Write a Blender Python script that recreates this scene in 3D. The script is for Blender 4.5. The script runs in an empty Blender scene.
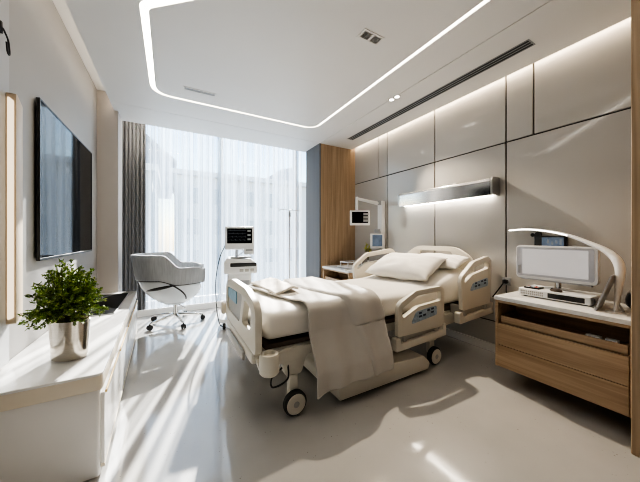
import bpy, bmesh, math, random
from mathutils import Vector, Matrix, noise
from mathutils.geometry import tessellate_polygon
random.seed(7)
PI = math.pi
sc = bpy.context.scene
COL = sc.collection

# ------------------------------------------------------------------ room numbers
WL, WR = -0.80, 3.06            # left and right wall planes
YW, YB = 5.32, -1.7             # window plane, rear wall
ZC, ZT = 2.87, 3.09             # ceiling, top of coves
H = 1.25                        # camera height

# ------------------------------------------------------------------ materials
def principled(name, color, rough=0.5, metal=0.0, var=0.04, scale=6.0, bump=0.0, bscale=60.0, emit=None, estr=0.0,
               coat=0.0, spec=0.5, stretch=(1, 1, 1), sheen=0.0, trans=0.0):
    m = bpy.data.materials.new(name); m.use_nodes = True
    nt = m.node_tree; b = nt.nodes['Principled BSDF']
    tc = nt.nodes.new('ShaderNodeTexCoord')
    mp = nt.nodes.new('ShaderNodeMapping'); mp.inputs['Scale'].default_value = stretch
    nt.links.new(tc.outputs['Object'], mp.inputs['Vector'])
    n = nt.nodes.new('ShaderNodeTexNoise'); n.inputs['Scale'].default_value = scale; n.inputs['Detail'].default_value = 3
    nt.links.new(mp.outputs[0], n.inputs['Vector'])
    r = nt.nodes.new('ShaderNodeValToRGB')
    c = color
    r.color_ramp.elements[0].position = 0.3; r.color_ramp.elements[1].position = 0.7
    r.color_ramp.elements[0].color = (c[0]*(1-var), c[1]*(1-var), c[2]*(1-var), 1)
    r.color_ramp.elements[1].color = (min(1, c[0]*(1+var)), min(1, c[1]*(1+var)), min(1, c[2]*(1+var)), 1)
    nt.links.new(n.outputs['Fac'], r.inputs['Fac'])
    nt.links.new(r.outputs['Color'], b.inputs['Base Color'])
    b.inputs['Roughness'].default_value = rough; b.inputs['Metallic'].default_value = metal
    b.inputs['Specular IOR Level'].default_value = spec
    b.inputs['Coat Weight'].default_value = coat
    b.inputs['Coat Roughness'].default_value = 0.05
    b.inputs['Sheen Weight'].default_value = sheen
    if bump:
        n2 = nt.nodes.new('ShaderNodeTexNoise'); n2.inputs['Scale'].default_value = bscale; n2.inputs['Detail'].default_value = 4
        nt.links.new(mp.outputs[0], n2.inputs['Vector'])
        bp = nt.nodes.new('ShaderNodeBump'); bp.inputs['Strength'].default_value = bump; bp.inputs['Distance'].default_value = 0.01
        nt.links.new(n2.outputs['Fac'], bp.inputs['Height']); nt.links.new(bp.outputs['Normal'], b.inputs['Normal'])
    if emit:
        b.inputs['Emission Color'].default_value = (*emit, 1); b.inputs['Emission Strength'].default_value = estr
    return m

def wood(name, c1, c2, axis='z', rough=0.45, scale=1.0):
    m = bpy.data.materials.new(name); m.use_nodes = True
    nt = m.node_tree; b = nt.nodes['Principled BSDF']
    tc = nt.nodes.new('ShaderNodeTexCoord'); mp = nt.nodes.new('ShaderNodeMapping')
    s = [26*scale]*3; s['xyz'.index(axis)] = 0.9*scale
    mp.inputs['Scale'].default_value = s
    nt.links.new(tc.outputs['Object'], mp.inputs['Vector'])
    n = nt.nodes.new('ShaderNodeTexNoise'); n.inputs['Scale'].default_value = 1.0; n.inputs['Detail'].default_value = 6
    n.inputs['Roughness'].default_value = 0.6; n.inputs['Distortion'].default_value = 0.6
    nt.links.new(mp.outputs[0], n.inputs['Vector'])
    r = nt.nodes.new('ShaderNodeValToRGB')
    r.color_ramp.elements[0].position = 0.33; r.color_ramp.elements[1].position = 0.68
    r.color_ramp.elements[0].color = (*c1, 1); r.color_ramp.elements[1].color = (*c2, 1)
    nt.links.new(n.outputs['Fac'], r.inputs['Fac']); nt.links.new(r.outputs['Color'], b.inputs['Base Color'])
    b.inputs['Roughness'].default_value = rough
    bp = nt.nodes.new('ShaderNodeBump'); bp.inputs['Strength'].default_value = 0.12; bp.inputs['Distance'].default_value = 0.003
    nt.links.new(n.outputs['Fac'], bp.inputs['Height']); nt.links.new(bp.outputs['Normal'], b.inputs['Normal'])
    return m

def emitter(name, color, strength):
    m = bpy.data.materials.new(name); m.use_nodes = True
    nt = m.node_tree; nt.nodes.clear()
    o = nt.nodes.new('ShaderNodeOutputMaterial'); e = nt.nodes.new('ShaderNodeEmission')
    e.inputs['Color'].default_value = (*color, 1); e.inputs['Strength'].default_value = strength
    nt.links.new(e.outputs[0], o.inputs[0])
    return m

def glass_mat(name, tint=(0.96, 0.98, 1.0)):
    m = bpy.data.materials.new(name); m.use_nodes = True
    nt = m.node_tree; nt.nodes.clear()
    o = nt.nodes.new('ShaderNodeOutputMaterial'); mx = nt.nodes.new('ShaderNodeMixShader')
    t = nt.nodes.new('ShaderNodeBsdfTransparent'); t.inputs[0].default_value = (*tint, 1)
    g = nt.nodes.new('ShaderNodeBsdfGlossy'); g.inputs['Roughness'].default_value = 0.02
    f = nt.nodes.new('ShaderNodeFresnel'); f.inputs['IOR'].default_value = 1.3
    nt.links.new(f.outputs[0], mx.inputs[0]); nt.links.new(t.outputs[0], mx.inputs[1]); nt.links.new(g.outputs[0], mx.inputs[2])
    nt.links.new(mx.outputs[0], o.inputs[0])
    return m

def sheer_mat(name):
    m = bpy.data.materials.new(name); m.use_nodes = True
    nt = m.node_tree; nt.nodes.clear()
    o = nt.nodes.new('ShaderNodeOutputMaterial'); mx = nt.nodes.new('ShaderNodeMixShader')
    t = nt.nodes.new('ShaderNodeBsdfTransparent')
    ad = nt.nodes.new('ShaderNodeMixShader'); ad.inputs[0].default_value = 0.5
    d = nt.nodes.new('ShaderNodeBsdfDiffuse'); d.inputs[0].default_value = (0.56, 0.65, 0.76, 1)
    tl = nt.nodes.new('ShaderNodeBsdfTranslucent'); tl.inputs[0].default_value = (0.56, 0.65, 0.76, 1)
    nt.links.new(d.outputs[0], ad.inputs[1]); nt.links.new(tl.outputs[0], ad.inputs[2])
    lw = nt.nodes.new('ShaderNodeLayerWeight'); lw.inputs['Blend'].default_value = 0.35     # folds seen edge-on look denser
    tc = nt.nodes.new('ShaderNodeTexCoord'); n = nt.nodes.new('ShaderNodeTexNoise')
    mp = nt.nodes.new('ShaderNodeMapping'); mp.inputs['Scale'].default_value = (13, 2, 0.15)
    nt.links.new(tc.outputs['Object'], mp.inputs[0]); nt.links.new(mp.outputs[0], n.inputs['Vector']); n.inputs['Scale'].default_value = 1
    mr = nt.nodes.new('ShaderNodeMapRange'); mr.inputs[1].default_value = 0.40; mr.inputs[2].default_value = 0.60
    mr.inputs[3].default_value = 0.0; mr.inputs[4].default_value = 0.5
    nt.links.new(n.outputs['Fac'], mr.inputs[0])
    sm = nt.nodes.new('ShaderNodeMath'); sm.operation = 'MULTIPLY_ADD'; sm.inputs[1].default_value = 0.75; sm.use_clamp = True
    nt.links.new(lw.outputs['Facing'], sm.inputs[0]); nt.links.new(mr.outputs[0], sm.inputs[2])
    nt.links.new(sm.outputs[0], mx.inputs[0])
    nt.links.new(t.outputs[0], mx.inputs[1]); nt.links.new(ad.outputs[0], mx.inputs[2]); nt.links.new(mx.outputs[0], o.inputs[0])
    return m

def floor_mat():
    m = bpy.data.materials.new('polished_floor'); m.use_nodes = True
    nt = m.node_tree; b = nt.nodes['Principled BSDF']
    tc = nt.nodes.new('ShaderNodeTexCoord')
    n1 = nt.nodes.new('ShaderNodeTexNoise'); n1.inputs['Scale'].default_value = 1.6; n1.inputs['Detail'].default_value = 5
    nt.links.new(tc.outputs['Object'], n1.inputs['Vector'])
    r1 = nt.nodes.new('ShaderNodeValToRGB')
    r1.color_ramp.elements[0].position = 0.3; r1.color_ramp.elements[1].position = 0.75
    r1.color_ramp.elements[0].color = (0.47, 0.46, 0.445, 1); r1.color_ramp.elements[1].color = (0.56, 0.55, 0.535, 1)
    nt.links.new(n1.outputs['Fac'], r1.inputs[0])
    v = nt.nodes.new('ShaderNodeTexVoronoi'); v.inputs['Scale'].default_value = 38
    nt.links.new(tc.outputs['Object'], v.inputs['Vector'])
    n3 = nt.nodes.new('ShaderNodeTexNoise'); n3.inputs['Scale'].default_value = 9
    nt.links.new(tc.outputs['Object'], n3.inputs['Vector'])
    th = nt.nodes.new('ShaderNodeMath'); th.operation = 'LESS_THAN'
    mr = nt.nodes.new('ShaderNodeMapRange'); mr.inputs[1].default_value = 0.44; mr.inputs[2].default_value = 0.72
    mr.inputs[3].default_value = 0.0; mr.inputs[4].default_value = 0.17
    nt.links.new(n3.outputs['Fac'], mr.inputs[0])
    nt.links.new(v.outputs['Distance'], th.inputs[0]); nt.links.new(mr.outputs[0], th.inputs[1])
    mul = nt.nodes.new('ShaderNodeMath'); mul.operation = 'MULTIPLY'; mul.inputs[1].default_value = 0.65
    nt.links.new(th.outputs[0], mul.inputs[0])
    mix = nt.nodes.new('ShaderNodeMix'); mix.data_type = 'RGBA'
    nt.links.new(mul.outputs[0], mix.inputs['Factor']); nt.links.new(r1.outputs[0], mix.inputs['A'])
    mix.inputs['B'].default_value = (0.22, 0.2, 0.18, 1)
    nt.links.new(mix.outputs['Result'], b.inputs['Base Color'])
    rr = nt.nodes.new('ShaderNodeMapRange'); rr.inputs[3].default_value = 0.04; rr.inputs[4].default_value = 0.14
    nt.links.new(n1.outputs['Fac'], rr.inputs[0]); nt.links.new(rr.outputs[0], b.inputs['Roughness'])
    b.inputs['Specular IOR Level'].default_value = 0.8
    b.inputs['Coat Weight'].default_value = 0.5; b.inputs['Coat Roughness'].default_value = 0.06
    return m

M = {}
M['floor'] = floor_mat()
M['ceiling'] = principled('ceiling_paint', (0.74, 0.73, 0.715), 0.45, var=0.01, scale=2)
M['wall'] = principled('wall_paint', (0.39, 0.375, 0.36), 0.6, var=0.02, scale=2, bump=0.03, bscale=180)
M['wall2'] = principled('return_wall_paint', (0.52, 0.48, 0.45), 0.6, var=0.02, scale=2)
M['panel'] = principled('lacquered_panel', (0.46, 0.445, 0.425), 0.1, var=0.02, scale=1.5, coat=0.35)
M['gap'] = principled('dark_joint', (0.04, 0.038, 0.036), 0.7)
M['greypanel'] = principled('blue_grey_panel', (0.16, 0.165, 0.175), 0.8, spec=0.2, var=0.05, stretch=(20, 20, 0.4), scale=1)
M['wood'] = wood('oak_vertical', (0.31, 0.215, 0.135), (0.48, 0.35, 0.235), 'z')
M['wood_y'] = wood('oak_horizontal', (0.33, 0.225, 0.14), (0.52, 0.38, 0.25), 'y')
M['white'] = principled('white_lacquer', (0.78, 0.76, 0.73), 0.25, var=0.01, coat=0.3)
M['cream'] = principled('cream_lacquer_edge', (0.72, 0.64, 0.52), 0.35, var=0.02)
M['quartz'] = principled('white_quartz', (0.75, 0.745, 0.73), 0.25, var=0.05, scale=40)
M['bedplastic'] = principled('bed_cream_plastic', (0.66, 0.625, 0.55), 0.38, var=0.015)
M['bedgrey'] = principled('bed_grey_plastic', (0.42, 0.41, 0.39), 0.4)
M['bedframe'] = principled('bed_frame_enamel', (0.58, 0.55, 0.49), 0.35, var=0.02)
M['sticker'] = principled('blue_label', (0.20, 0.38, 0.50), 0.35, var=0.15, scale=30)
M['sticker2'] = principled('pale_blue_label', (0.36, 0.46, 0.56), 0.3, var=0.2, scale=40)
M['ink'] = principled('dark_ink', (0.05, 0.07, 0.12), 0.4)
M['rubber'] = principled('black_rubber', (0.025, 0.025, 0.025), 0.6)
M['black'] = principled('black_plastic', (0.02, 0.02, 0.022), 0.35)
M['screen'] = principled('dark_glass_screen', (0.006, 0.007, 0.009), 0.05, spec=0.08)
M['chrome'] = principled('chrome', (0.80, 0.80, 0.79), 0.12, metal=1.0, var=0.01)
M['nickel'] = principled('brushed_nickel', (0.66, 0.61, 0.54), 0.16, metal=1.0, var=0.04, stretch=(1, 1, 30))
M['gold'] = principled('brass', (0.75, 0.55, 0.28), 0.3, metal=1.0)
M['steel'] = principled('steel', (0.5, 0.5, 0.5), 0.3, metal=1.0)
M['sheet'] = principled('white_cotton', (0.78, 0.75, 0.70), 0.85, var=0.02, bump=0.06, bscale=300, sheen=0.2)
M['pillow'] = principled('pillow_cotton', (0.76, 0.735, 0.70), 0.85, var=0.02, bump=0.08, bscale=240, sheen=0.2)
M['blanket'] = principled('greige_blanket', (0.56, 0.53, 0.49), 0.9, var=0.03, bump=0.15, bscale=400, sheen=0.3)
M['piping'] = principled('dark_mattress_edge', (0.09, 0.065, 0.05), 0.7)
M['curtain'] = principled('charcoal_curtain', (0.17, 0.17, 0.175), 0.85, var=0.02, stretch=(20, 20, 0.6), scale=1)
M['sheer'] = sheer_mat('sheer_voile')
M['glass'] = glass_mat('window_glass')
M['alu'] = principled('window_frame_grey', (0.62, 0.64, 0.66), 0.4)
M['chairgrey'] = principled('chair_grey_fabric', (0.40, 0.415, 0.435), 0.8, var=0.10, stretch=(1, 1, 0.1), scale=60, bump=0.1, bscale=200)
M['chairwhite'] = principled('chair_white_shell', (0.72, 0.76, 0.80), 0.2, var=0.01, coat=0.4)
M['soil'] = principled('soil', (0.05, 0.035, 0.025), 0.95, var=0.3, scale=60)
M['leaf'] = principled('leaf_green', (0.15, 0.24, 0.045), 0.5, var=0.6, scale=26)
M['leaf2'] = principled('leaf_light_green', (0.34, 0.42, 0.10), 0.5, var=0.4, scale=26)
M['stem'] = principled('stem_green', (0.12, 0.11, 0.04), 0.6)
M['medwhite'] = principled('device_white', (0.74, 0.745, 0.75), 0.3, var=0.01)
M['medgrey'] = principled('device_grey', (0.33, 0.34, 0.36), 0.35)
M['lcd'] = principled('white_display', (0.60, 0.60, 0.62), 0.2, var=0.02, emit=(0.95, 0.94, 0.97), estr=0.12)
M['bluescreen'] = principled('blue_grey_screen', (0.10, 0.13, 0.18), 0.12, var=0.3, scale=14, emit=(0.3, 0.4, 0.55), estr=0.12)
M['trace'] = emitter('screen_trace', (0.75, 0.8, 0.85), 0.16)
M['red'] = principled('red_key', (0.45, 0.08, 0.06), 0.4)
M['paper'] = principled('paper', (0.8, 0.8, 0.79), 0.7)
M['led'] = emitter('led_warm_white', (1.0, 0.91, 0.78), 12)
M['ledwall'] = emitter('led_wall_wash', (1.0, 0.83, 0.62), 18)
M['ledleft'] = emitter('led_left_cove', (1.0, 0.88, 0.72), 5)
M['ledslot'] = emitter('led_curtain_slot', (1.0, 0.90, 0.76), 60)
M['ledhead'] = emitter('led_bed_head', (1.0, 0.90, 0.76), 20)
M['ledlamp'] = emitter('led_arch_lamp', (1.0, 0.93, 0.82), 5)
M['sconce'] = emitter('sconce_glow', (1.0, 0.80, 0.56), 1.1)
M['spot'] = emitter('downlight_glow', (1.0, 0.92, 0.8), 12)
M['ext1'] = principled('render_white_facade', (0.60, 0.63, 0.66), 0.8, var=0.02)
M['ext2'] = principled('dark_roof', (0.16, 0.18, 0.23), 0.8)
M['ext3'] = principled('grey_facade', (0.42, 0.45, 0.49), 0.8)
M['extglass'] = principled('far_window', (0.35, 0.40, 0.46), 0.2)
M['ground'] = principled('far_paving', (0.55, 0.55, 0.54), 0.9)

# ------------------------------------------------------------------ mesh builder
class MB:
    def __init__(self):
        self.v = []; self.f = []
    def absorb(self, bm, mat=None):
        o = len(self.v)
        bm.verts.index_update()
        for v in bm.verts:
            self.v.append((mat @ v.co) if mat else v.co.copy())
        for f in bm.faces:
            self.f.append([o + q.index for q in f.verts])
        bm.free(); return self
    def raw(self, verts, faces, mat=None):
        o = len(self.v)
        for v in verts:
            v = Vector(v); self.v.append(mat @ v if mat else v)
        for f in faces: self.f.append([o+i for i in f])
        return self
    def box(self, x0, x1, y0, y1, z0, z1, bev=0.0, seg=2, mat=None):
        bm = bmesh.new()
        bmesh.ops.create_cube(bm, size=1.0)
        for v in bm.verts:
            v.co = Vector(((x0+x1)/2 + v.co.x*(x1-x0), (y0+y1)/2 + v.co.y*(y1-y0), (z0+z1)/2 + v.co.z*(z1-z0)))
        if bev:
            bmesh.ops.bevel(bm, geom=bm.edges[:], offset=bev, segments=seg, affect='EDGES', profile=0.5, clamp_overlap=True)
        return self.absorb(bm, mat)
    def prism(self, poly, mapf, t0, t1, holes=(), bev=0.0, seg=2):
        """polygon (with holes) in a 2D frame, extruded from w=t0 to w=t1, mapped by mapf(u, v, w)"""
        loops = [list(poly)] + [list(h) for h in holes]
        flat = [p for l in loops for p in l]
        tris = tessellate_polygon([[Vector((p[0], p[1], 0)) for p in l] for l in loops])
        bm = bmesh.new()
        A = [bm.verts.new(mapf(p[0], p[1], t0)) for p in flat]
        B = [bm.verts.new(mapf(p[0], p[1], t1)) for p in flat]
        for t in tris:
            try:
                bm.faces.new([A[i] for i in t]); bm.faces.new([B[i] for i in reversed(t)])
            except ValueError: pass
        o = 0; rims = []
        for l in loops:
            n = len(l)
            for i in range(n):
                j = (i+1) % n
                try: bm.faces.new([A[o+i], A[o+j], B[o+j], B[o+i]])
                except ValueError: pass
                for S in (A, B):
                    e = bm.edges.get((S[o+i], S[o+j]))
                    if e: rims.append(e)
            o += n
        bmesh.ops.recalc_face_normals(bm, faces=bm.faces[:])
        if bev:
            bmesh.ops.bevel(bm, geom=rims, offset=bev, segments=seg, affect='EDGES', profile=0.5, clamp_overlap=True)
        return self.absorb(bm)
    def tube(self, pts, r, n=10, caps=True, closed=False):
        pts = [Vector(p) for p in pts]; m = len(pts)
        rs = r if isinstance(r, (list, tuple)) else [r]*m
        o = len(self.v); prev = None
        for i, p in enumerate(pts):
            if closed: d = pts[(i+1) % m] - pts[i-1]
            else: d = pts[min(i+1, m-1)] - pts[max(i-1, 0)]
            d.normalize()
            if prev is None:
                a = Vector((0, 0, 1)) if abs(d.z) < 0.9 else Vector((1, 0, 0))
                u = d.cross(a).normalized()
            else:
                u = (prev - d*prev.dot(d)).normalized()
            prev = u; w = d.cross(u)
            for k in range(n):
                a = 2*PI*k/n
                self.v.append(p + (u*math.cos(a) + w*math.sin(a))*rs[i])
        for i in range(m if closed else m-1):
            i2 = (i+1) % m
            for k in range(n):
                k2 = (k+1) % n
                self.f.append([o+i*n+k, o+i*n+k2, o+i2*n+k2, o+i2*n+k])
        if caps and not closed:
            self.f.append([o+k for k in reversed(range(n))]); self.f.append([o+(m-1)*n+k for k in range(n)])
        return self
    def lathe(self, prof, n=32, mat=None, sx=1.0, sy=1.0, ring=False):
        """profile [(r, z)...] about z; closed with caps where r is zero"""
        o = len(self.v); vs = []
        for r, z in prof:
            for k in range(n):
                a = 2*PI*k/n
                vs.append(Vector((r*math.cos(a)*sx, r*math.sin(a)*sy, z)))
        fs = []
        for i in range(len(prof)-1):
            for k in range(n):
                k2 = (k+1) % n
                fs.append([i*n+k, i*n+k2, (i+1)*n+k2, (i+1)*n+k])
        if ring: fs += [[(len(prof)-1)*n+k, (len(prof)-1)*n+(k+1) % n, (k+1) % n, k] for k in range(n)]
        else: fs.append([k for k in reversed(range(n))]); fs.append([(len(prof)-1)*n+k for k in range(n)])
        return self.raw(vs, fs, mat)
    def cyl(self, a, b, r, n=20, bev=0.0):
        a = Vector(a); b = Vector(b); d = b-a; L = d.length
        q = d.to_track_quat('Z', 'Y').to_matrix().to_4x4(); q.translation = a
        bv = bev or min(r, L)*0.08
        return self.lathe([(r-bv, 0), (r, bv), (r, L-bv), (r-bv, L)], n, q)
    def grid(self, fn, nu, nv, closed_u=False):
        o = len(self.v)
        for j in range(nv+1):
            for i in range(nu + (0 if closed_u else 1)):
                self.v.append(Vector(fn(i/nu, j/nv)))
        w = nu if closed_u else nu+1
        for j in range(nv):
            for i in range(nu):
                i2 = (i+1) % w
                self.f.append([o+j*w+i, o+j*w+i2, o+(j+1)*w+i2, o+(j+1)*w+i])
        return self
    def build(self, name, mat, parent=None, label=None, sharp=32, smooth=True, solid=0.0, kind=None, subsurf=0, off=0.0):
        off_v = ROOT.get(parent.name, Vector((0, 0, 0))) if parent else Vector((0, 0, 0))
        me = bpy.data.meshes.new(name)
        me.from_pydata([v - off_v for v in self.v], [], self.f); me.update()
        bm = bmesh.new(); bm.from_mesh(me); bmesh.ops.recalc_face_normals(bm, faces=bm.faces[:]); bm.to_mesh(me); bm.free()
        if smooth:
            me.polygons.foreach_set('use_smooth', [True]*len(me.polygons))
            me.set_sharp_from_angle(angle=math.radians(sharp))
        me.materials.append(mat if not isinstance(mat, str) else M[mat])
        o = bpy.data.objects.new(name, me); COL.objects.link(o)
        if parent:
            o.parent = parent; ROOT[o.name] = off_v
        if label: o['label'] = label
        if kind: o['kind'] = kind
        if solid:
            md = o.modifiers.new('thickness', 'SOLIDIFY'); md.thickness = solid; md.offset = off
        if subsurf:
            md = o.modifiers.new('smooth', 'SUBSURF'); md.levels = subsurf; md.render_levels = subsurf
        return o
ROOT = {}
def thing(name, label, cat, loc=(0, 0, 0), group=None, rz=0.0, local=False):
    o = bpy.data.objects.new(name, None); COL.objects.link(o)
    o.empty_display_size = 0.1
    o.location = loc; o.rotation_euler = (0, 0, rz)
    ROOT[o.name] = Vector((0, 0, 0)) if local else Vector(loc)
    o['label'] = label; o['category'] = cat
    if group: o['group'] = group
    return o
def tag(o, label, cat, group=None, kind=None):
    o['label'] = label; o['category'] = cat
    if group: o['group'] = group
    if kind: o['kind'] = kind
    return o
def struct(o, label=None, cat=None):
    o['kind'] = 'structure'
    if label: o['label'] = label
    if cat: o['category'] = cat
    return o
def copy_tree(o, parent=None):
    c = o.copy(); COL.objects.link(c)
    if parent: c.parent = parent
    for ch in list(o.children): copy_tree(ch, c)
    return c
def rounded(pts, r, seg=5):
    """polygon with rounded corners; r is one radius or one per corner"""
    n = len(pts); out = []
    rs = r if isinstance(r, (list, tuple)) else [r]*n
    for i in range(n):
        p = Vector(pts[i]).to_2d(); a = Vector(pts[i-1]).to_2d() - p; b = Vector(pts[(i+1) % n]).to_2d() - p
        la, lb = a.length, b.length; a.normalize(); b.normalize()
        ang = a.angle(b)
        if rs[i] <= 1e-5 or ang > PI-0.02: out.append((p.x, p.y)); continue
        d = min(rs[i]/math.tan(ang/2), la*0.48, lb*0.48)
        p0 = p+a*d; p1 = p+b*d
        for k in range(seg+1):
            t = k/seg
            q = p0*(1-t)**2 + p*2*t*(1-t) + p1*t*t
            out.append((q.x, q.y))
    return out
XY = lambda u, v, w: Vector((u, v, w))
def YZ(x0, s=1): return lambda u, v, w: Vector((x0 + s*w, u, v))     # polygon in the y-z plane
def XZ(y0, s=1): return lambda u, v, w: Vector((u, y0 + s*w, v))     # polygon in the x-z plane
def sstep(a, b, x):
    t = max(0.0, min(1.0, (x-a)/(b-a))); return t*t*(3-2*t)
def catmull(pts, n=8):
    P = [Vector(p) for p in pts]; P = [P[0]*2-P[1]] + P + [P[-1]*2-P[-2]]; out = []
    for i in range(1, len(P)-2):
        for k in range(n):
            t = k/n; a, b, c, d = P[i-1:i+3]
            out.append(0.5*((2*b) + (c-a)*t + (2*a-5*b+4*c-d)*t*t + (3*b-a-3*c+d)*t**3))
    out.append(P[-2]); return out

# ================================================================== SETTING
struct(MB().box(-1.6, 3.5, YB-0.2, YW+0.15, -0.12, 0.0).build('floor', 'floor', smooth=False), 'polished pale grey speckled floor', 'floor')

# ceiling: lower slab with a loop-shaped light channel, open coves along both walls and the window
loop_out = rounded([(-0.188, 2.21), (-0.188, 3.56), (1.915, 3.56), (1.915, 0.42)], [0.10, 0.22, 0.22, 0.2], 8)
loop_in = rounded([(-0.135, 2.25), (-0.14, 3.517), (1.880, 3.517), (1.880, 0.52)], [0.08, 0.17, 0.17, 0.15], 8)
CE_L, CE_R, CE_W = -0.63, 2.965, 4.60
ce = MB()
# main slab is cut by a narrow shadow joint at x = 2.28 and another at y = 4.02
ce.prism([(CE_L, YB), (2.276, YB), (2.276, 4.017), (CE_L, 4.017)], XY, ZC, ZC+0.1, holes=[loop_out])
ce.prism(loop_in, XY, ZC, ZC+0.1)
ce.prism([(2.284, YB), (CE_R, YB), (CE_R, 4.017), (2.284, 4.017)], XY, ZC, ZC+0.1)
ce.prism([(CE_L, 4.023), (CE_R, 4.023), (CE_R, CE_W), (CE_L, CE_W)], XY, ZC, ZC+0.1)
ce.box(-1.6, 3.5, YB-0.2, CE_W+0.0, ZT, ZT+0.1).box(-1.6, 3.5, CE_W-0.03, CE_W, ZC+0.1, 3.4).box(-1.6, 3.5, CE_W-0.03, YW+0.15, 3.36, 3.46)
ceiling = struct(ce.build('ceiling', 'ceiling', smooth=False), 'white ceiling with recessed light coves', 'ceiling')
MB().box(2.272, 2.288, YB, 4.02, ZC+0.012, ZC+0.03).build('joint', 'gap', ceiling)
MB().box(CE_L, CE_R, 4.015, 4.025, ZC+0.012, ZC+0.03).build('joint', 'ceiling', ceiling)
MB().box(CE_L, CE_L+0.03, YB, CE_W, ZC+0.1, ZT).build('upstand', 'ceiling', ceiling)
MB().box(CE_R-0.03, CE_R, YB, CE_W, ZC+0.1, ZT).build('upstand', 'ceiling', ceiling)

struct(MB().box(WL-0.15, WL, YB-0.2, 4.28, -0.1, 3.42).build('wall_left', 'wall', smooth=False), 'warm grey wall behind the television', 'wall')
struct(MB().box(WL-0.15, -0.585, 4.28, 4.60, -0.1, 3.42).box(WL-0.15, -0.72, 4.60, YW+0.15, -0.1, 3.42).build('wall_return', 'wall2', smooth=False), 'narrow taupe return wall beside the dark curtain', 'wall')
struct(MB().box(WL-0.15, WR+0.2, YB-0.2, YB, -0.1, 3.42).build('wall_rear', 'wall', smooth=False), 'plain wall behind the viewer', 'wall')

# right wall: dark backing and lacquered panels
wr = struct(MB().box(WR, WR+0.15, YB-0.2, YW+0.15, -0.1, 3.42).build('wall_right', 'gap', smooth=False), 'taupe lacquered panel wall behind the bed', 'wall')
def yat(px):
    u = (px-320)/265; t = math.radians(29.5)
    return WR*(math.cos(t)-u*math.sin(t))/(math.sin(t)+u*math.cos(t))
ZG = 2.225; ZL = 0.33; g = 0.007
ups = [4.3, yat(379.5), yat(388), yat(435.6), yat(506.8), yat(534.4), YB]
los = [4.3, yat(388), yat(435.6), yat(506.8), YB]
for a, b in zip(ups[:-1], ups[1:]):
    MB().box(WR-0.018, WR, b+g, a-g, ZG+g, ZT-0.01, 0.002, 1).build('panel', 'panel', wr)
for a, b in zip(los[:-1], los[1:]):
    MB().box(WR-0.018, WR, b+g, a-g, ZL+g, ZG-g, 0.002, 1).build('panel', 'panel', wr)
MB().box(WR-0.018, WR, YB, 4.3, 0.09, ZL-g, 0.002, 1).build('panel', 'panel', wr)
struct(MB().box(WR-0.03, WR, 0.46, 4.04, 0, 0.085, 0.003, 1).build('baseboard_right', 'white'), 'pale baseboard under the panel wall', 'baseboard')

# oak pier in the far corner with a blue-grey side
pier = MB()
nx = 17; x0, x1 = 2.30, WR
for i in range(nx):
    a = x0+(x1-x0)*i/nx; b = x0+(x1-x0)*(i+1)/nx
    pier.box(a+0.0012, b-0.0012, 4.035, 4.07, 0, ZT-0.02, 0.002, 1)
pier.box(x0, WR, 4.062, 4.5, 0, ZT-0.02)
tr = struct(pier.build('trim_1', 'wood'), 'vertical oak boarding on the pier beside the window', 'panelling')
struct(MB().box(2.27, 2.30, 4.03, 4.56, 0, ZC+0.02, 0.004, 1).build('trim_2', 'greypanel'), 'blue grey side panel of the oak pier', 'panelling')
struct(MB().box(2.30, WR+0.1, -0.5, 0.445, 0, ZT-0.02, 0.004, 1).build('trim_3', 'wood'), 'oak end panel at the right edge', 'panelling')
struct(MB().box(-0.72, 2.30, 4.92, 4.955, 0, 0.10, 0.004, 1).build('trim_4', 'white'), 'low white curb below the sheer curtain', 'curb')
struct(MB().box(WL, WL+0.035, YB, 2.10, 0.56, ZT-0.01, 0.004, 1).build('trim_5', principled('grey_left_panel', (0.42, 0.42, 0.42), 0.4)), 'grey upright wall panel at the left edge', 'panelling')

# window: frame, mullions, panes
wf = MB()
wx = [-0.72, 0.86, 2.40, 3.06]
wf.box(-0.95, 3.26, YW, YW+0.08, -0.1, 0.14).box(-0.95, 3.26, YW, YW+0.08, 3.30, 3.5)
for x in wx: wf.box(x-0.03, x+0.03, YW, YW+0.08, 0.14, 3.30, 0.004, 1)
win = struct(wf.build('window_1', 'alu'), 'full width window behind the sheer curtain', 'window')
for a, b in zip(wx[:-1], wx[1:]):
    MB().box(a+0.028, b-0.028, YW+0.035, YW+0.041, 0.14, 3.30).build('pane', 'glass', win)

# LED lines of the architecture
led = thing('ceiling_light_loop', 'glowing warm white light loop recessed in the ceiling', 'light', (0.86, 2.2, ZC))
MB().prism(loop_out, XY, ZC+0.035, ZC+0.045, holes=[loop_in]).build('light_strip', 'led', led)
c1 = thing('wall_wash_light', 'warm light line along the ceiling edge above the panel wall', 'light', (3.0, 2, ZC))
MB().box(CE_R+0.004, CE_R+0.022, 0.4, 4.0, ZC+0.05, ZC+0.062).build('light_strip', 'ledwall', c1)
c2 = thing('cove_light', 'soft light line in the ceiling cove above the television wall', 'light', (-0.66, 2, ZC))
MB().box(CE_L-0.022, CE_L-0.004, -1.0, 4.26, ZC+0.06, ZC+0.072).build('light_strip', 'ledleft', c2)
c3 = thing('curtain_light', 'warm light line in the ceiling slot above the curtains', 'light', (1, CE_W, ZC))
MB().box(-0.55, 2.25, CE_W+0.004, CE_W+0.024, ZC+0.05, ZC+0.062).build('light_strip', 'ledslot', c3)

# ================================================================== CEILING FITTINGS
def on_ceiling(px, py):
    u = (px-320)/265; v = (236-py)/265; t = math.radians(29.5); s = (ZC-H)/v
    return s*(math.sin(t)+u*math.cos(t)), s*(math.cos(t)-u*math.sin(t))
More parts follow.
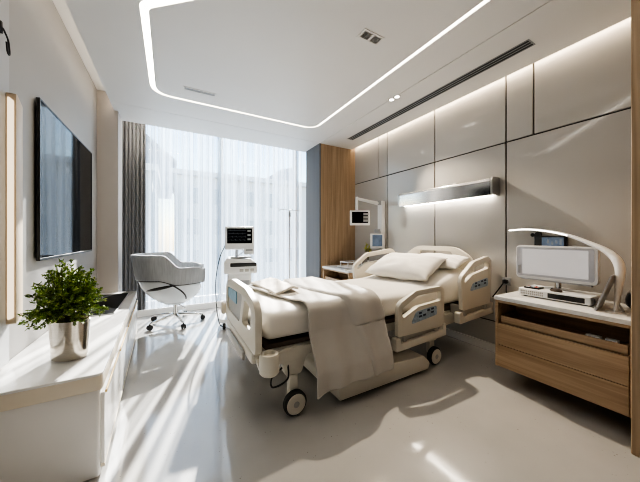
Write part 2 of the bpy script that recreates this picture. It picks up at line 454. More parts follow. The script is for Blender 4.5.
# twin grille downlight
cx, cy = on_ceiling(371, 37)
d = thing('twin_spotlight', 'unlit square twin spotlight inside the ceiling light loop', 'light', (cx, cy, ZC))
d.rotation_euler = (0, 0, 0)
MB().prism([(cx-0.10, cy-0.05), (cx+0.10, cy-0.05), (cx+0.10, cy+0.05), (cx-0.10, cy+0.05)], XY, ZC-0.006, ZC+0.004,
           holes=[[(cx-0.085, cy-0.035), (cx-0.01, cy-0.035), (cx-0.01, cy+0.035), (cx-0.085, cy+0.035)], [(cx+0.01, cy-0.035), (cx+0.085, cy-0.035), (cx+0.085, cy+0.035), (cx+0.01, cy+0.035)]]).build('frame', 'white', d)
for k in (-1, 1):
    q = MB()
    for i in range(5):
        q.box(cx+k*0.0475-0.036, cx+k*0.0475+0.036, cy-0.032+i*0.0145, cy-0.026+i*0.0145, ZC-0.004, ZC-0.001)
        q.box(cx+k*0.0475-0.034+i*0.0155, cx+k*0.0475-0.028+i*0.0155, cy-0.034, cy+0.034, ZC-0.004, ZC-0.001)
    q.build('grille', 'steel', d)
    MB().box(cx+k*0.0475-0.037, cx+k*0.0475+0.037, cy-0.035, cy+0.035, ZC-0.0009, ZC-0.0002).build('lens', 'black', d)
# two lit spots
for i, (px, py) in enumerate(((391.5, 99.5), (397, 96.5))):
    cx, cy = on_ceiling(px, py)
    s = thing('downlight', ('small lit downlight, the one farther from the pillar of the pair beside the air slot' if i == 0 else 'small lit downlight, the one nearer the twin spotlight of the pair beside the air slot'), 'light', (cx, cy, ZC), 'lit ceiling downlights')
    s['label'] = ['small lit downlight by the ceiling joint, left one of two', 'small lit downlight by the ceiling joint, right one of two'][i]
    MB().lathe([(0.034, -0.005), (0.038, -0.003), (0.038, 0.0), (0.026, 0.0), (0.026, -0.005)], 20, Matrix.Translation((cx, cy, ZC-0.0005)), ring=True).build('ring', 'chrome', s)
    MB().cyl((cx, cy, ZC-0.004), (cx, cy, ZC-0.0008), 0.026).build('lens', 'spot', s)
# small louvre vent
cx, cy = on_ceiling(200, 91.5)
vt = thing('ceiling_vent', 'small grey louvred vent inside the ceiling light loop', 'vent', (cx, cy, ZC))
MB().prism([(cx-0.17, cy-0.035), (cx+0.17, cy-0.035), (cx+0.17, cy+0.035), (cx-0.17, cy+0.035)], XY, ZC-0.005, ZC+0.002,
           holes=[[(cx-0.155, cy-0.024), (cx+0.155, cy-0.024), (cx+0.155, cy+0.024), (cx-0.155, cy+0.024)]]).build('frame', 'ceiling', vt)
q = MB()
for i in range(22): q.box(cx-0.152+i*0.014, cx-0.146+i*0.014, cy-0.024, cy+0.024, ZC-0.004, ZC-0.001)
q.build('louvre', 'bedgrey', vt)
MB().box(cx-0.155, cx+0.155, cy-0.024, cy+0.024, ZC-0.0008, ZC-0.0002).build('backing', 'medgrey', vt)
# long linear air slot
av = thing('linear_diffuser', 'long black slot air diffuser in the ceiling above the panel wall', 'vent', (2.62, 2.3, ZC))
MB().prism([(2.565, 1.05), (2.685, 1.05), (2.685, 3.62), (2.565, 3.62)], XY, ZC-0.004, ZC+0.002,
           holes=[[(2.575+i*0.036, 1.06), (2.603+i*0.036, 1.06), (2.603+i*0.036, 3.61), (2.575+i*0.036, 3.61)] for i in range(3)]).build('frame', 'medgrey', av)
for i in range(3):
    MB().box(2.575+i*0.036, 2.603+i*0.036, 1.06, 3.61, ZC-0.0012, ZC-0.0004).build('slot', 'black', av)

# ================================================================== CURTAINS
def drape(xa, xb, yc, z0, z1, amp, nfold, seed, flare=0.0, n=None):
    rnd = random.Random(seed)
    ph = [rnd.uniform(-0.5, 0.5) for _ in range(nfold+2)]
    n = n or nfold*10
    def fn(u, v):
        t = u*nfold; k = int(t); f = t-k
        p = ph[k]*(1-f) + ph[k+1]*f
        a = amp*(0.75+0.5*noise.noise(Vector((u*nfold*0.4, seed, 0))))
        x = xa+(xb-xa)*u + 0.25*amp*math.sin(2*PI*t*2+p)
        sway = 0.012*noise.noise(Vector((u*nfold*0.9, v*2.0, seed+3)))
        y = yc + a*math.sin(2*PI*t+p)*(1+flare*(1-v)) + sway
        return (x, y, z0+(z1-z0)*v)
    return MB().grid(fn, n, 14)
tag(drape(-0.34, 2.40, 5.03, 0.02, 3.30, 0.042, 27, 3).build('sheer_curtain', 'sheer', sharp=180), 'white sheer curtain across the full width window', 'curtain')
tag(drape(-0.67, -0.335, 5.00, 0.02, 3.30, 0.024, 7, 5).build('blackout_curtain', 'curtain', sharp=180, solid=0.004), 'charcoal curtain drawn aside at the left end of the window', 'curtain')

# ================================================================== TELEVISION
tv = thing('television', 'large black flat television mounted on the left wall', 'television', (WL+0.05, 3.22, 1.08))
Y0, Y1, Z0, Z1 = 2.50, 3.88, 1.08, 2.19
MB().box(WL+0.012, WL+0.026, Y0, Y1, Z0, Z1, 0.004).build('housing', 'black', tv)
MB().box(WL+0.0255, WL+0.0275, Y0+0.012, Y1-0.012, Z0+0.018, Z1-0.012, 0.001, 1).build('screen', 'screen', tv)
MB().prism([(Y0, Z0), (Y1, Z0), (Y1, Z1), (Y0, Z1)], YZ(WL+0.024), 0, 0.008, holes=[[(Y0+0.012, Z0+0.018), (Y1-0.012, Z0+0.018), (Y1-0.012, Z1-0.012), (Y0+0.012, Z1-0.012)]], bev=0.0015, seg=1).build('bezel', 'black', tv)
MB().box(WL+0.001, WL+0.013, 2.95, 3.45, 1.45, 1.8, 0.003, 1).build('wall_bracket', 'black', tv)

# left-edge sconce, hook
sn = thing('wall_sconce', 'tall slim wooden wall light glowing at the left edge', 'light', (WL, 2.17, 0.78))
MB().prism(rounded([(2.06, 0.77), (2.135, 0.79), (2.135, 1.98), (2.06, 2.03)], 0.012), YZ(WL), 0.036, 0.074, bev=0.004).build('body', principled('sconce_wood', (0.62, 0.50, 0.37), 0.4), sn)
MB().prism(rounded([(WL+0.044, 0.80), (WL+0.066, 0.81), (WL+0.066, 1.98), (WL+0.044, 2.0)], 0.01), XZ(2.05), 0.0, 0.012, bev=0.002, seg=1).build('diffuser', 'sconce', sn)
hk = MB().tube(catmull([(WL+0.045, 2.005, 2.33), (WL+0.05, 2.01, 2.315), (WL+0.055, 2.03, 2.285), (WL+0.055, 2.042, 2.25), (WL+0.058, 2.038, 2.215), (WL+0.06, 2.022, 2.205), (WL+0.06, 2.008, 2.22), (WL+0.06, 2.002, 2.26)]), 0.004, 8)
hkt = thing('wall_hook', 'thin black curved hook high on the grey left panel', 'hook', (WL+0.035, 2.10, 2.4))
MB().box(WL+0.035, WL+0.045, 1.995, 2.012, 2.30, 2.36, 0.003).build('plate', 'black', hkt)
hk.build('hook_wire', 'black', hkt)

# ================================================================== DRESSER
DT = 0.54
xn, xf, yn, yf = -0.305, -0.375, 1.75, 4.18        # front edge near / far
dr = thing('dresser', 'long low white lacquered dresser under the television', 'dresser', (WL+0.2, 2.98, 0))
def fx(y): return xn+(xf-xn)*(y-yn)/(yf-yn)
MB().prism(rounded([(WL+0.003, yn), (xn, yn), (xf, yf), (WL+0.003, yf)], [0, 0.03, 0.02, 0]), XY, DT-0.012, DT, bev=0.003).build('top', 'white', dr)
MB().prism(rounded([(WL+0.003, yn), (xn, yn), (xf, yf), (WL+0.003, yf)], [0, 0.03, 0.02, 0]), XY, DT-0.085, DT-0.0125, bev=0.003).build('top_edge', 'cream', dr)
MB().prism(rounded([(WL+0.003, yn+0.006), (xn-0.012, yn+0.006), (xf-0.012, yf-0.006), (WL+0.003, yf-0.006)], [0, 0.015, 0.015, 0]), XY, 0.008, DT-0.088, bev=0.002).build('body', 'white', dr)
MB().prism([(WL+0.003, yn+0.04), (xn-0.02, yn+0.015), (xf-0.05, yf-0.04), (WL+0.003, yf-0.04)], XY, 0.0, 0.012).build('plinth', 'cream', dr)
nd = 4
for i in range(nd):
    a = yn+0.03+(yf-yn-0.06)*i/nd+0.004; b = yn+0.03+(yf-yn-0.06)*(i+1)/nd-0.004
    f = MB().prism([(fx(a)-0.014, a), (fx(a)+0.004, a), (fx(b)+0.004, b), (fx(b)-0.014, b)], XY, 0.05, DT-0.115, bev=0.0025).build('drawer', 'white', dr)
    hb = MB()
    hb.prism([(fx(a)+0.003, a+0.02), (fx(a)+0.012, a+0.02), (fx(b)+0.012, b-0.02), (fx(b)+0.003, b-0.02)], XY, DT-0.128, DT-0.113, bev=0.002)
    hb.build('handle', 'gold', f, label='thin brass pull along the drawer top')
    MB().prism([(fx(a)-0.014, a), (fx(a)+0.006, a), (fx(b)+0.006, b), (fx(b)-0.014, b)], XY, 0.032, 0.049, bev=0.001, seg=1).build('edge_strip', 'cream', f)

# black glass tablet tray on the dresser
bt = thing('induction_plate', 'flat black glass panel lying on the far end of the dresser', 'glass panel', (-0.57, 3.75, DT))
MB().prism(rounded([(-0.74, 3.02), (-0.44, 3.02), (-0.44, 4.0), (-0.74, 4.0)], 0.01), XY, DT+0.001, DT+0.009, bev=0.002).build('rim', 'steel', bt)
MB().prism(rounded([(-0.734, 3.026), (-0.446, 3.026), (-0.446, 3.994), (-0.734, 3.994)], 0.01), XY, DT+0.009, DT+0.0105).build('glass', principled('smoked_glass', (0.008, 0.008, 0.009), 0.4, spec=0.05), bt)
bt.name = 'glass_tray'

# plant in an oval nickel planter
PX, PY = -0.51, 2.07
pl = thing('potted_plant', 'bushy small-leaved green plant in a polished oval metal pot', 'plant', (PX, PY, DT))
T = Matrix.Translation((PX, PY, DT)) @ Matrix.Rotation(math.radians(-30), 4, 'Z')
MB().lathe([(0.0, 0.001), (0.086, 0.001), (0.092, 0.006), (0.094, 0.05), (0.098, 0.12), (0.103, 0.20), (0.108, 0.226), (0.105, 0.228), (0.100, 0.222), (0.094, 0.19), (0.0, 0.188)], 40, T, 1.0, 0.72).build('planter', 'nickel', pl, sharp=50)
MB().lathe([(0.0, 0.187), (0.094, 0.187), (0.09, 0.198), (0.05, 0.206), (0.0, 0.208)], 28, T, 1.0, 0.72).build('soil', 'soil', pl)
st = MB(); lf = MB(); lf2 = MB()
rnd = random.Random(11)
def leaf(mb, p, d, L, w):
    d = d.normalized(); up = Vector((rnd.uniform(-1, 1), rnd.uniform(-1, 1), rnd.uniform(0.2, 1))).normalized()
    s = d.cross(up).normalized(); nrm = s.cross(d)
    o = len(mb.v)
    mb.v += [p, p+d*L*0.45+s*w+nrm*L*0.08, p+d*L, p+d*L*0.45-s*w+nrm*L*0.08, p+d*L*0.5-nrm*0.02*L]
    mb.f += [[o, o+1, o+4], [o+1, o+2, o+4], [o+2, o+3, o+4], [o+3, o, o+4]]
base = Vector((PX, PY, DT+0.2))
for i in range(150):
    a = rnd.uniform(0, 2*PI); el = math.asin(rnd.uniform(-0.12, 1.0)) 
    R = rnd.uniform(0.78, 1.06)
    tip = base + Vector((math.cos(a)*math.cos(el)*0.17*R-0.015, math.sin(a)*math.cos(el)*0.18*R, 0.045+math.sin(el)*0.30*R))
    st0 = base + Vector((math.cos(a)*0.045*rnd.random(), math.sin(a)*0.04*rnd.random(), -0.005))
    mid = st0.lerp(tip, 0.5) + Vector((0, 0, 0.05*math.cos(el)))
    path = catmull([st0, mid, tip], 6)
    st.tube(path, 0.0014, 4)
    for k in range(4, len(path)):
        p = path[k]; d = (path[k]-path[k-1]).normalized()
        for q in range(5 if k < len(path)-1 else 7):
            dd = (d*rnd.uniform(0.1, 1.0) + Vector((rnd.uniform(-1, 1), rnd.uniform(-1, 1), rnd.uniform(-0.6, 1)))*0.9)
            (lf2 if rnd.random() < 0.33 else lf).v and None
            leaf(lf2 if rnd.random() < 0.33 else lf, p+Vector((rnd.uniform(-.007, .007), rnd.uniform(-.007, .007), rnd.uniform(-.007, .007))), dd, rnd.uniform(0.015, 0.026), rnd.uniform(0.004, 0.0075))
st.build('stem', 'stem', pl); lf.build('foliage', 'leaf', pl, smooth=False); lf2.build('young_foliage', 'leaf2', pl, smooth=False, label='lighter green young leaves')

# ================================================================== LOUNGE CHAIR ON CASTORS
ch = thing('office_chair', 'grey and white swivel tub chair on a chrome castor base by the window', 'chair', (0.07, 4.36, 0), rz=math.radians(-4), local=True)
# local frame: chair faces +x
def rim(phi):                       # height of the upper rim by angle from the back
    a = abs(phi)
    return 0.83 + 0.17*(1-sstep(1.3, 1.75, a)) - 0.03*sstep(2.1, 2.45, a)
def rad(z):
    k = max(0.0, min(1.0, (z-0.31)/0.36))
    return 0.15+0.29*math.sin(k*PI/2)**0.8 + 0.03*max(0, z-0.6)
def seam(phi):
    a = abs(phi)
    return 0.675 - 0.01*(1-sstep(0.2, 1.2, a)) - 0.06*sstep(1.2, 1.7, a)
PW = 2.45
def shell(off, z_lo, z_hi):
    def fn(u, v):
        phi = -PW+2*PW*u
        z = z_lo(phi)+(z_hi(phi)-z_lo(phi))*v
        r = rad(z)+off
        lean = 0.14*max(0, z-0.66)*max(0, math.cos(phi))
        return (-math.cos(phi)*r - lean, math.sin(phi)*r, z)
    return fn
def bowl(u, v):
    phi = -PI+2*PI*u; zt = seam(phi) if abs(phi) < PW else seam(PW)
    front = sstep(PW-0.1, PW+0.25, abs(phi))
    z = 0.31+(zt-0.012-0.17*front-0.31)*v
    r = rad(z)
    return (-math.cos(phi)*r, math.sin(phi)*r, z)
MB().grid(bowl, 72, 14, closed_u=True).build('shell', 'chairwhite', ch, sharp=180, solid=0.014)
MB().grid(shell(0.006, lambda p: seam(p)+0.004, rim), 72, 14).build('backrest', 'chairgrey', ch, sharp=180, solid=0.06, off=0.0)
fnS = shell(0.020, seam, rim)
cut = [Vector(fnS(i/90, 0)) for i in range(91)]
MB().tube(cut, 0.013, 8).build('piping', 'black', ch, label='black trim line round the shell')
for sg in (-1, 1):                   # trim sweeping down from the back seam under each arm
    pts = []
    for k in range(17):
        t = k/16; phi = sg*(1.35+0.75*t); z = seam(1.35)-0.005-(seam(1.35)-0.39)*t**1.3
        r = rad(z)+0.010; pts.append((-math.cos(phi)*r, math.sin(phi)*r, z))
    MB().tube(pts, 0.010, 8).build('piping', 'black', ch, label='black trim line under the arm')
    pts = []
    for k in range(17):
        t = k/16; phi = sg*(0.55+1.15*t); z = 0.52+0.10*t
        r = rad(z)+0.002; pts.append((-math.cos(phi)*r, math.sin(phi)*r, z))
    MB().tube(pts, [0.004+0.018*math.sin(PI*min(1, k/16)*0.95) for k in range(17)], 8).build('side_gap', 'black', ch, label='dark wedge shaped gap in the shell side')
for e in (0, 1): MB().tube([fnS(e, v/10) for v in range(11)], 0.026, 10).build('arm_end', 'chairgrey', ch)
MB().lathe([(0.0, 0.43), (0.24, 0.43), (0.32, 0.46), (0.34, 0.50), (0.32, 0.55), (0.25, 0.57), (0.0, 0.575)], 36).build('seat', 'chairgrey', ch)
MB().lathe([(0.0, 0.285), (0.13, 0.285), (0.155, 0.30), (0.155, 0.325), (0.0, 0.33)], 32).build('shell_base', 'chairwhite', ch)
b = MB().lathe([(0.0, 0.10), (0.038, 0.10), (0.042, 0.13), (0.03, 0.17), (0.028, 0.28), (0.06, 0.286), (0.0, 0.287)], 20)
b.build('gas_column', 'chrome', ch)
MB().tube([(0.03, -0.05, 0.275), (0.10, -0.18, 0.268), (0.13, -0.26, 0.265)], 0.008, 8).build('lever', 'chrome', ch)
for k in range(5):
    a = 2*PI*k/5 + math.radians(-72)
    c, s_ = math.cos(a), math.sin(a)
    leg = MB().tube([(0.02*c, 0.02*s_, 0.125), (0.18*c, 0.18*s_, 0.11), (0.36*c, 0.36*s_, 0.078)], [0.026, 0.02, 0.014], 10).build('leg', 'chrome', ch)
    w = MB(); px, py = 0.36*c, 0.36*s_
    for q in (-1, 1): w.cyl((px-s_*0.008*q, py+c*0.008*q, 0.034), (px-s_*0.024*q, py+c*0.024*q, 0.034), 0.033, 18)
    w.cyl((px, py, 0.034), (px, py, 0.08), 0.008, 8)
    w.build('castor', 'rubber', leg)

# ================================================================== PATIENT MONITOR CART
mc = thing('monitor_cart', 'white patient monitor on a wheeled cart at the foot of the bed', 'monitor cart', (0.86, 3.85, 0), rz=math.radians(-12), local=True)
# local frame: screen faces -y
MB().prism(rounded([(-0.26, -0.24), (0.26, -0.24), (0.26, 0.24), (-0.26, 0.24)], 0.09), XY, 0.10, 0.15, bev=0.012).build('base', 'medwhite', mc)
for x in (-0.2, 0.2):
    for y in (-0.18, 0.18):
        MB().cyl((x-0.015, y, 0.045), (x+0.015, y, 0.045), 0.045, 18).cyl((x, y, 0.06), (x, y, 0.105), 0.01, 8).build('castor', 'rubber', mc)
MB().box(-0.16, 0.16, -0.15, 0.17, 0.15, 0.74, 0.03, 3).build('cabinet', 'medwhite', mc)
MB().box(-0.135, 0.135, -0.156, -0.148, 0.22, 0.64, 0.01).build('door', 'medgrey', mc)
MB().prism(rounded([(-0.20, 0.74), (0.23, 0.74), (0.23, 0.87), (0.14, 0.93), (-0.16, 0.95), (-0.20, 0.90)], 0.03), XZ(0), -0.21, 0.19, bev=0.015).build('device_housing', 'medwhite', mc)
MB().box(-0.12, 0.222, -0.222, -0.205, 0.835, 0.885, 0.008).build('dark_band', 'black', mc)
for i in range(3): MB().box(0.0+0.07*i, 0.05+0.07*i, -0.218, -0.208, 0.765, 0.805, 0.004).build('key', 'bedgrey', mc)
MB().box(-0.12, 0.16, -0.18, -0.02, 0.945, 0.965, 0.006).build('keyboard_tray', 'medgrey', mc)
MB().tube([(-0.04, 0.08, 0.92), (-0.04, 0.09, 1.02), (-0.02, 0.07, 1.10)], 0.022, 12).build('mast', 'medgrey', mc)
mon = MB().box(-0.195, 0.205, 0.0, 0.055, 1.055, 1.385, 0.018, 3).build('monitor', 'medwhite', mc)
MB().box(-0.185, 0.195, -0.004, 0.002, 1.125, 1.378, 0.003, 1).build('bezel', 'medwhite', mon)
MB().box(-0.165, 0.175, -0.007, -0.0035, 1.145, 1.358, 0.002, 1).build('screen', 'screen', mon)
tr_ = MB()
for r_ in range(4):
    z = 1.335-0.045*r_; pts = []
    for k in range(46):
        x = -0.15+0.24*k/45; ph = (k+3*r_) % 11
        pts.append((x, -0.0085, z + (0.016 if ph == 5 else -0.008 if ph == 6 else 0.003 if ph == 2 else 0) - 0.008))
    tr_.tube(pts, 0.0013, 4)
tr_.build('waveform', 'trace', mon)
for r_ in range(3): MB().box(0.11, 0.155, -0.0085, -0.007, 1.31-0.06*r_, 1.335-0.06*r_).build('readout', 'medgrey', mon)
MB().box(0.06, 0.20, -0.05, -0.02, 0.985, 1.075, 0.01).build('hanging_module', 'medwhite', mc)
MB().box(0.085, 0.18, -0.054, -0.048, 1.035, 1.065, 0.003, 1).build('module_screen', 'medgrey', mc)
MB().tube(catmull([(0.04, 0.04, 1.06), (0.05, 0.0, 1.02), (0.0, -0.06, 0.99), (-0.04, -0.1, 0.965)]), 0.006, 6).tube(catmull([(0.13, -0.03, 1.07), (0.12, -0.03, 1.02), (0.10, -0.05, 0.99)]), 0.006, 6).build('cable', 'medgrey', mc)
MB().tube(catmull([(-0.19, 0.03, 1.12), (-0.26, -0.02, 0.95), (-0.31, -0.06, 0.65), (-0.30, -0.08, 0.30), (-0.26, -0.1, 0.06), (-0.18, -0.16, 0.02)]), 0.006, 6).build('power_cord', 'rubber', mc)

# IV pole
iv = thing('drip_stand', 'slim metal drip stand with hooks in front of the sheer curtain', 'drip stand', (1.80, 4.25, 0))
x, y = 1.80, 4.25
MB().cyl((x, y, 0.06), (x, y, 1.69), 0.011, 12).build('pole', 'steel', iv)
t4 = MB().tube([(x-0.17, y, 1.70), (x+0.17, y, 1.70)], 0.006, 8).tube([(x, y-0.12, 1.70), (x, y+0.12, 1.70)], 0.006, 8)
for dx in (-0.17, 0.17): t4.tube(catmull([(x+dx, y, 1.70), (x+dx*1.1, y, 1.685), (x+dx*1.15, y, 1.71), (x+dx*1.12, y, 1.73)]), 0.005, 6)
t4.build('hook', 'steel', iv)
MB().cyl((x, y, 1.58), (x, y, 1.66), 0.02, 14).build('collar', 'medgrey', iv)
for k in range(5):
    a = 2*PI*k/5+0.3
    lg = MB().tube([(x, y, 0.09), (x+0.26*math.cos(a), y+0.26*math.sin(a), 0.07)], 0.012, 8).build('leg', 'steel', iv)
    MB().cyl((x+0.26*math.cos(a)-0.01, y+0.26*math.sin(a), 0.03), (x+0.26*math.cos(a)+0.01, y+0.26*math.sin(a), 0.03), 0.03, 14).cyl((x+0.26*math.cos(a), y+0.26*math.sin(a), 0.03), (x+0.26*math.cos(a), y+0.26*math.sin(a), 0.075), 0.007, 8).build('castor', 'rubber', lg)

# ================================================================== HOSPITAL BED
BN, BF = 1.70, 2.72            # near / far sides of the frame
FX = 0.50                      # footboard plane
bed = thing('hospital_bed', 'cream electric hospital bed standing against the panel wall', 'bed', (1.7, 2.2, 0))
bc = (BN+BF)/2
# footboard: rounded board with two windows and a hand hole
fb_out = rounded([(BN-0.01, 0.47), (BF+0.01, 0.47), (BF+0.01, 0.80), (bc+0.25, 0.865), (bc-0.25, 0.865), (BN-0.01, 0.80)], [0.05, 0.05, 0.13, 0.3, 0.3, 0.13], 7)
h1 = rounded([(bc-0.06, 0.565), (BF-0.075, 0.565), (BF-0.075, 0.775), (bc-0.16, 0.80)], [0.05, 0.04, 0.05, 0.03])
h3 = rounded([(BN+0.12, 0.60), (bc-0.13, 0.575), (bc-0.24, 0.785), (BN+0.09, 0.745)], [0.045, 0.04, 0.05, 0.06])
fb = MB().prism(fb_out, YZ(FX), -0.022, 0.022, holes=[h1, h3], bev=0.010, seg=3).build('footboard', 'bedplastic', bed)
MB().prism(h1, YZ(FX), -0.010, 0.006).build('inset_panel', 'bedgrey', fb, label='grey inset panel')
MB().prism(rounded([(bc+0.08, 0.675), (BF-0.085, 0.675), (BF-0.09, 0.765), (bc+0.08, 0.782)], 0.015), YZ(FX), -0.016, -0.008).build('blue_label', 'sticker', fb, label='blue label plate')
# headboard
hb_out = rounded([(BN+0.03, 0.50), (BF-0.03, 0.50), (BF-0.03, 1.00), (bc+0.28, 1.12), (bc-0.28, 1.12), (BN+0.03, 1.00)], [0.05, 0.05, 0.14, 0.3, 0.3, 0.14], 7)
hh = rounded([(bc-0.26, 0.99), (bc+0.26, 0.99), (bc+0.22, 1.065), (bc-0.22, 1.065)], 0.03)
MB().prism(hb_out, YZ(2.945), -0.02, 0.02, holes=[hh], bev=0.009, seg=3).build('headboard', 'bedplastic', bed)
# under-frame
fr = MB()
fr.box(0.56, 2.90, BN+0.05, BN+0.11, 0.40, 0.47, 0.008).box(0.56, 2.90, BF-0.11, BF-0.05, 0.40, 0.47, 0.008)
for x in (0.58, 1.05, 1.6, 2.15, 2.6, 2.86): fr.box(x, x+0.05, BN+0.08, BF-0.08, 0.41, 0.46, 0.005)
fr.build('main_frame', 'bedframe', bed)
# mattress deck, a dark band
MB().box(0.56, 2.89, BN+0.05, BF-0.05, 0.472, 0.507, 0.008).build('deck', 'piping', bed)
# slatted side ladder below the deck, near side
ld = MB()
for z in (0.20, 0.30): ld.box(1.30, 2.45, BN+0.07, BN+0.095, z, z+0.025, 0.004)
for x in (1.32, 1.62, 1.95, 2.3): ld.box(x, x+0.03, BN+0.07, BN+0.095, 0.18, 0.42, 0.004)
ld.build('lift_linkage', 'bedframe', bed)
# foot-end bumper bar with corner rollers
MB().box(FX-0.03, FX+0.09, BN+0.06, BF-0.06, 0.385, 0.465, 0.02, 3).build('foot_bar', 'bedplastic', bed)
MB().box(FX-0.055, FX-0.028, BN+0.22, BF-0.22, 0.36, 0.42, 0.01).build('foot_pedal_bar', 'bedgrey', bed)
for yy in (BN-0.045, BF+0.035):
    r_ = MB().lathe([(0.0, 0.355), (0.05, 0.355), (0.064, 0.37), (0.066, 0.47), (0.056, 0.49), (0.038, 0.49), (0.034, 0.472), (0.0, 0.470)], 28, Matrix.Translation((FX+0.06, yy, 0)))
    r_.build('corner_roller', 'bedplastic', bed)
MB().cyl((FX-0.055, BF+0.07, 0.53), (FX-0.01, BF+0.07, 0.53), 0.06, 24, 0.012).build('side_roller', 'cream', bed)
# frame arms from foot bar to castors (curved castings)
for yy, s in ((BN+0.02, 1), (BF-0.02, -1)):
    MB().prism(rounded([(0.49, 0.44), (0.80, 0.465), (1.10, 0.45), (1.10, 0.40), (0.86, 0.395), (0.82, 0.27), (0.70, 0.27), (0.68, 0.385), (0.62, 0.33), (0.53, 0.32)], [0.02, 0.05, 0.02, 0.02, 0.04, 0.03, 0.03, 0.03, 0.03, 0.03]), XZ(yy, s), 0.0, 0.06, bev=0.01).build('side_casting', 'bedplastic', bed)
    MB().prism(rounded([(2.10, 0.45), (2.75, 0.45), (2.75, 0.36), (2.33, 0.33), (2.30, 0.22), (2.18, 0.22)], 0.03), XZ(yy, s), 0.0, 0.06, bev=0.01).build('side_casting', 'bedplastic', bed)
# pedestal and lift columns
MB().prism(rounded([(1.08, 0.035), (2.06, 0.035), (2.08, 0.09), (2.0, 0.165), (1.16, 0.20), (1.08, 0.12)], [0.02, 0.02, 0.03, 0.05, 0.05, 0.03]), XZ(BN-0.075), 0.0, 1.16, bev=0.014, seg=3).build('base_cover', 'bedplastic', bed)
MB().box(1.13, 2.0, BN-0.04, BF+0.04, 0.004, 0.04).build('base_skirt', 'rubber', bed)
for x in (1.28, 1.78): MB().box(x-0.08, x+0.08, bc-0.12, bc+0.12, 0.22, 0.42, 0.01).build('lift_column', 'bedgrey', bed)
# castors
for x in (0.76, 2.24):
    for yy in (BN+0.03, BF-0.03):
        cs = MB().box(x-0.035, x+0.035, yy-0.01, yy+0.045, 0.10, 0.29, 0.012)
        fork = cs.build('castor_leg', 'bedplastic', bed)
        s = -1 if yy < bc else 1
        T_ = lambda w: (x, yy+0.0175+s*w, 0.085)
        wy = yy-0.03 if yy < bc else yy+0.065
        MB().cyl((x, wy-0.026, 0.086), (x, wy+0.026, 0.086), 0.085, 36, 0.012).build('tyre', 'rubber', fork)
        MB().cyl((x, wy-0.031, 0.086), (x, wy+0.031, 0.086), 0.071, 32, 0.006).build('wheel_cover', 'bedplastic', fork)
        MB().cyl((x, wy-0.034, 0.086), (x, wy+0.034, 0.086), 0.022, 20, 0.003).build('hub', 'bedgrey', fork)
# side rails
def rail(x0, x1, z0, z1, y, s, kind):
    """near rails s=-1 (outer face toward the camera)"""
    zc_ = z0; z0 = z0+0.06
    if kind == 'foot':
        out = rounded([(x0, z0), (x1, z0), (x1+0.005, z1-0.03), (x1-0.05, z1), (x0+0.22, z1-0.01), (x0, z1-0.11)], [0.02, 0.02, 0.06, 0.06, 0.16, 0.10], 7)
        hole = rounded([(x0+0.05, z1-0.235), (x0+0.25, z1-0.155), (x1-0.045, z1-0.135), (x1-0.05, z1-0.045), (x0+0.24, z1-0.055), (x0+0.05, z1-0.145)], [0.025, 0.1, 0.03, 0.03, 0.1, 0.05], 6)
        stick = rounded([(x0+0.15, z0+0.085), (x1-0.11, z0+0.125), (x1-0.11, z0+0.215), (x0+0.22, z0+0.19)], [0.02, 0.02, 0.03, 0.05])
    else:
        out = rounded([(x0+0.03, z0), (x1-0.03, z0+0.02), (x1, z1-0.05), (x1-0.06, z1), (x0+0.22, z1-0.05), (x0, z1-0.20)], [0.03, 0.03, 0.06, 0.06, 0.16, 0.10], 7)
        hole = rounded([(x0+0.06, z1-0.26), (x0+0.20, z1-0.18), (x1-0.055, z1-0.13), (x1-0.065, z1-0.055), (x0+0.23, z1-0.10), (x0+0.06, z1-0.215)], [0.02, 0.1, 0.03, 0.03, 0.1, 0.04], 6)
        stick = rounded([(x0+0.14, z0+0.18), (x1-0.07, z0+0.21), (x1-0.07, z0+0.30), (x0+0.20, z0+0.26)], [0.02, 0.02, 0.03, 0.05])
    r_ = MB().prism(out, XZ(y, s), -0.02, 0.02, holes=[hole], bev=0.009, seg=3).build('side_rail', 'bedplastic', bed)
    MB().prism(stick, XZ(y, s), 0.018, 0.023, bev=0.001, seg=1).build('control_panel', 'sticker2', r_, label='blue control panel with dark keys')
    cxs = sum(p[0] for p in stick)/len(stick); czs = sum(p[1] for p in stick)/len(stick)
    for i in range(4):
        for j in range(2):
            if (i+j) % 3 == 2: continue
            xx = cxs-0.09+0.055*i; zz = czs-0.022+0.03*j+0.006*i
            MB().prism(rounded([(xx, zz), (xx+0.035, zz+0.003), (xx+0.035, zz+0.02), (xx, zz+0.018)], 0.004, 2), XZ(y, s), 0.0225, 0.025).build('key', 'ink', r_)
    # separate carrier bar below the panel, with upturned ends
    zb = zc_
    MB().prism(rounded([(x0-0.03, zb-0.06), (x1+0.02, zb-0.03), (x1+0.02, zb+0.085), (x1-0.02, zb+0.085), (x1-0.03, zb+0.028), (x0+0.03, zb+0.0), (x0+0.02, zb+0.05), (x0-0.03, zb+0.05)], 0.014), XZ(y, s), -0.028, 0.028, bev=0.008).build('rail_carrier', 'bedplastic', r_)
    MB().box(x0+0.03, x1-0.03, y-s*0.012-0.004, y-s*0.012+0.004, zb, z0+0.01, 0.001, 1).build('slot_shade_strip', 'bedgrey', r_)  # strip added to darken the slot and stop sun passing through it
    for xx in (x0+0.10, x1-0.10):
        yy0, yy1 = sorted((y+s*0.012, y-s*0.15))
        MB().box(xx-0.022, xx+0.022, yy0, yy1, zb-0.01, z0+0.03, 0.006).build('rail_arm', 'bedgrey', r_)
    return r_
rail(1.69, 2.30, 0.325, 0.77, BN-0.045, -1, 'foot')
rail(0.64, 1.50, 0.24, 0.70, BF+0.075, 1, 'foot')  # hidden far foot rail, added to keep sun off the floor under the bed
rail(2.48, 3.02, 0.45, 1.035, BN-0.10, -1, 'head')
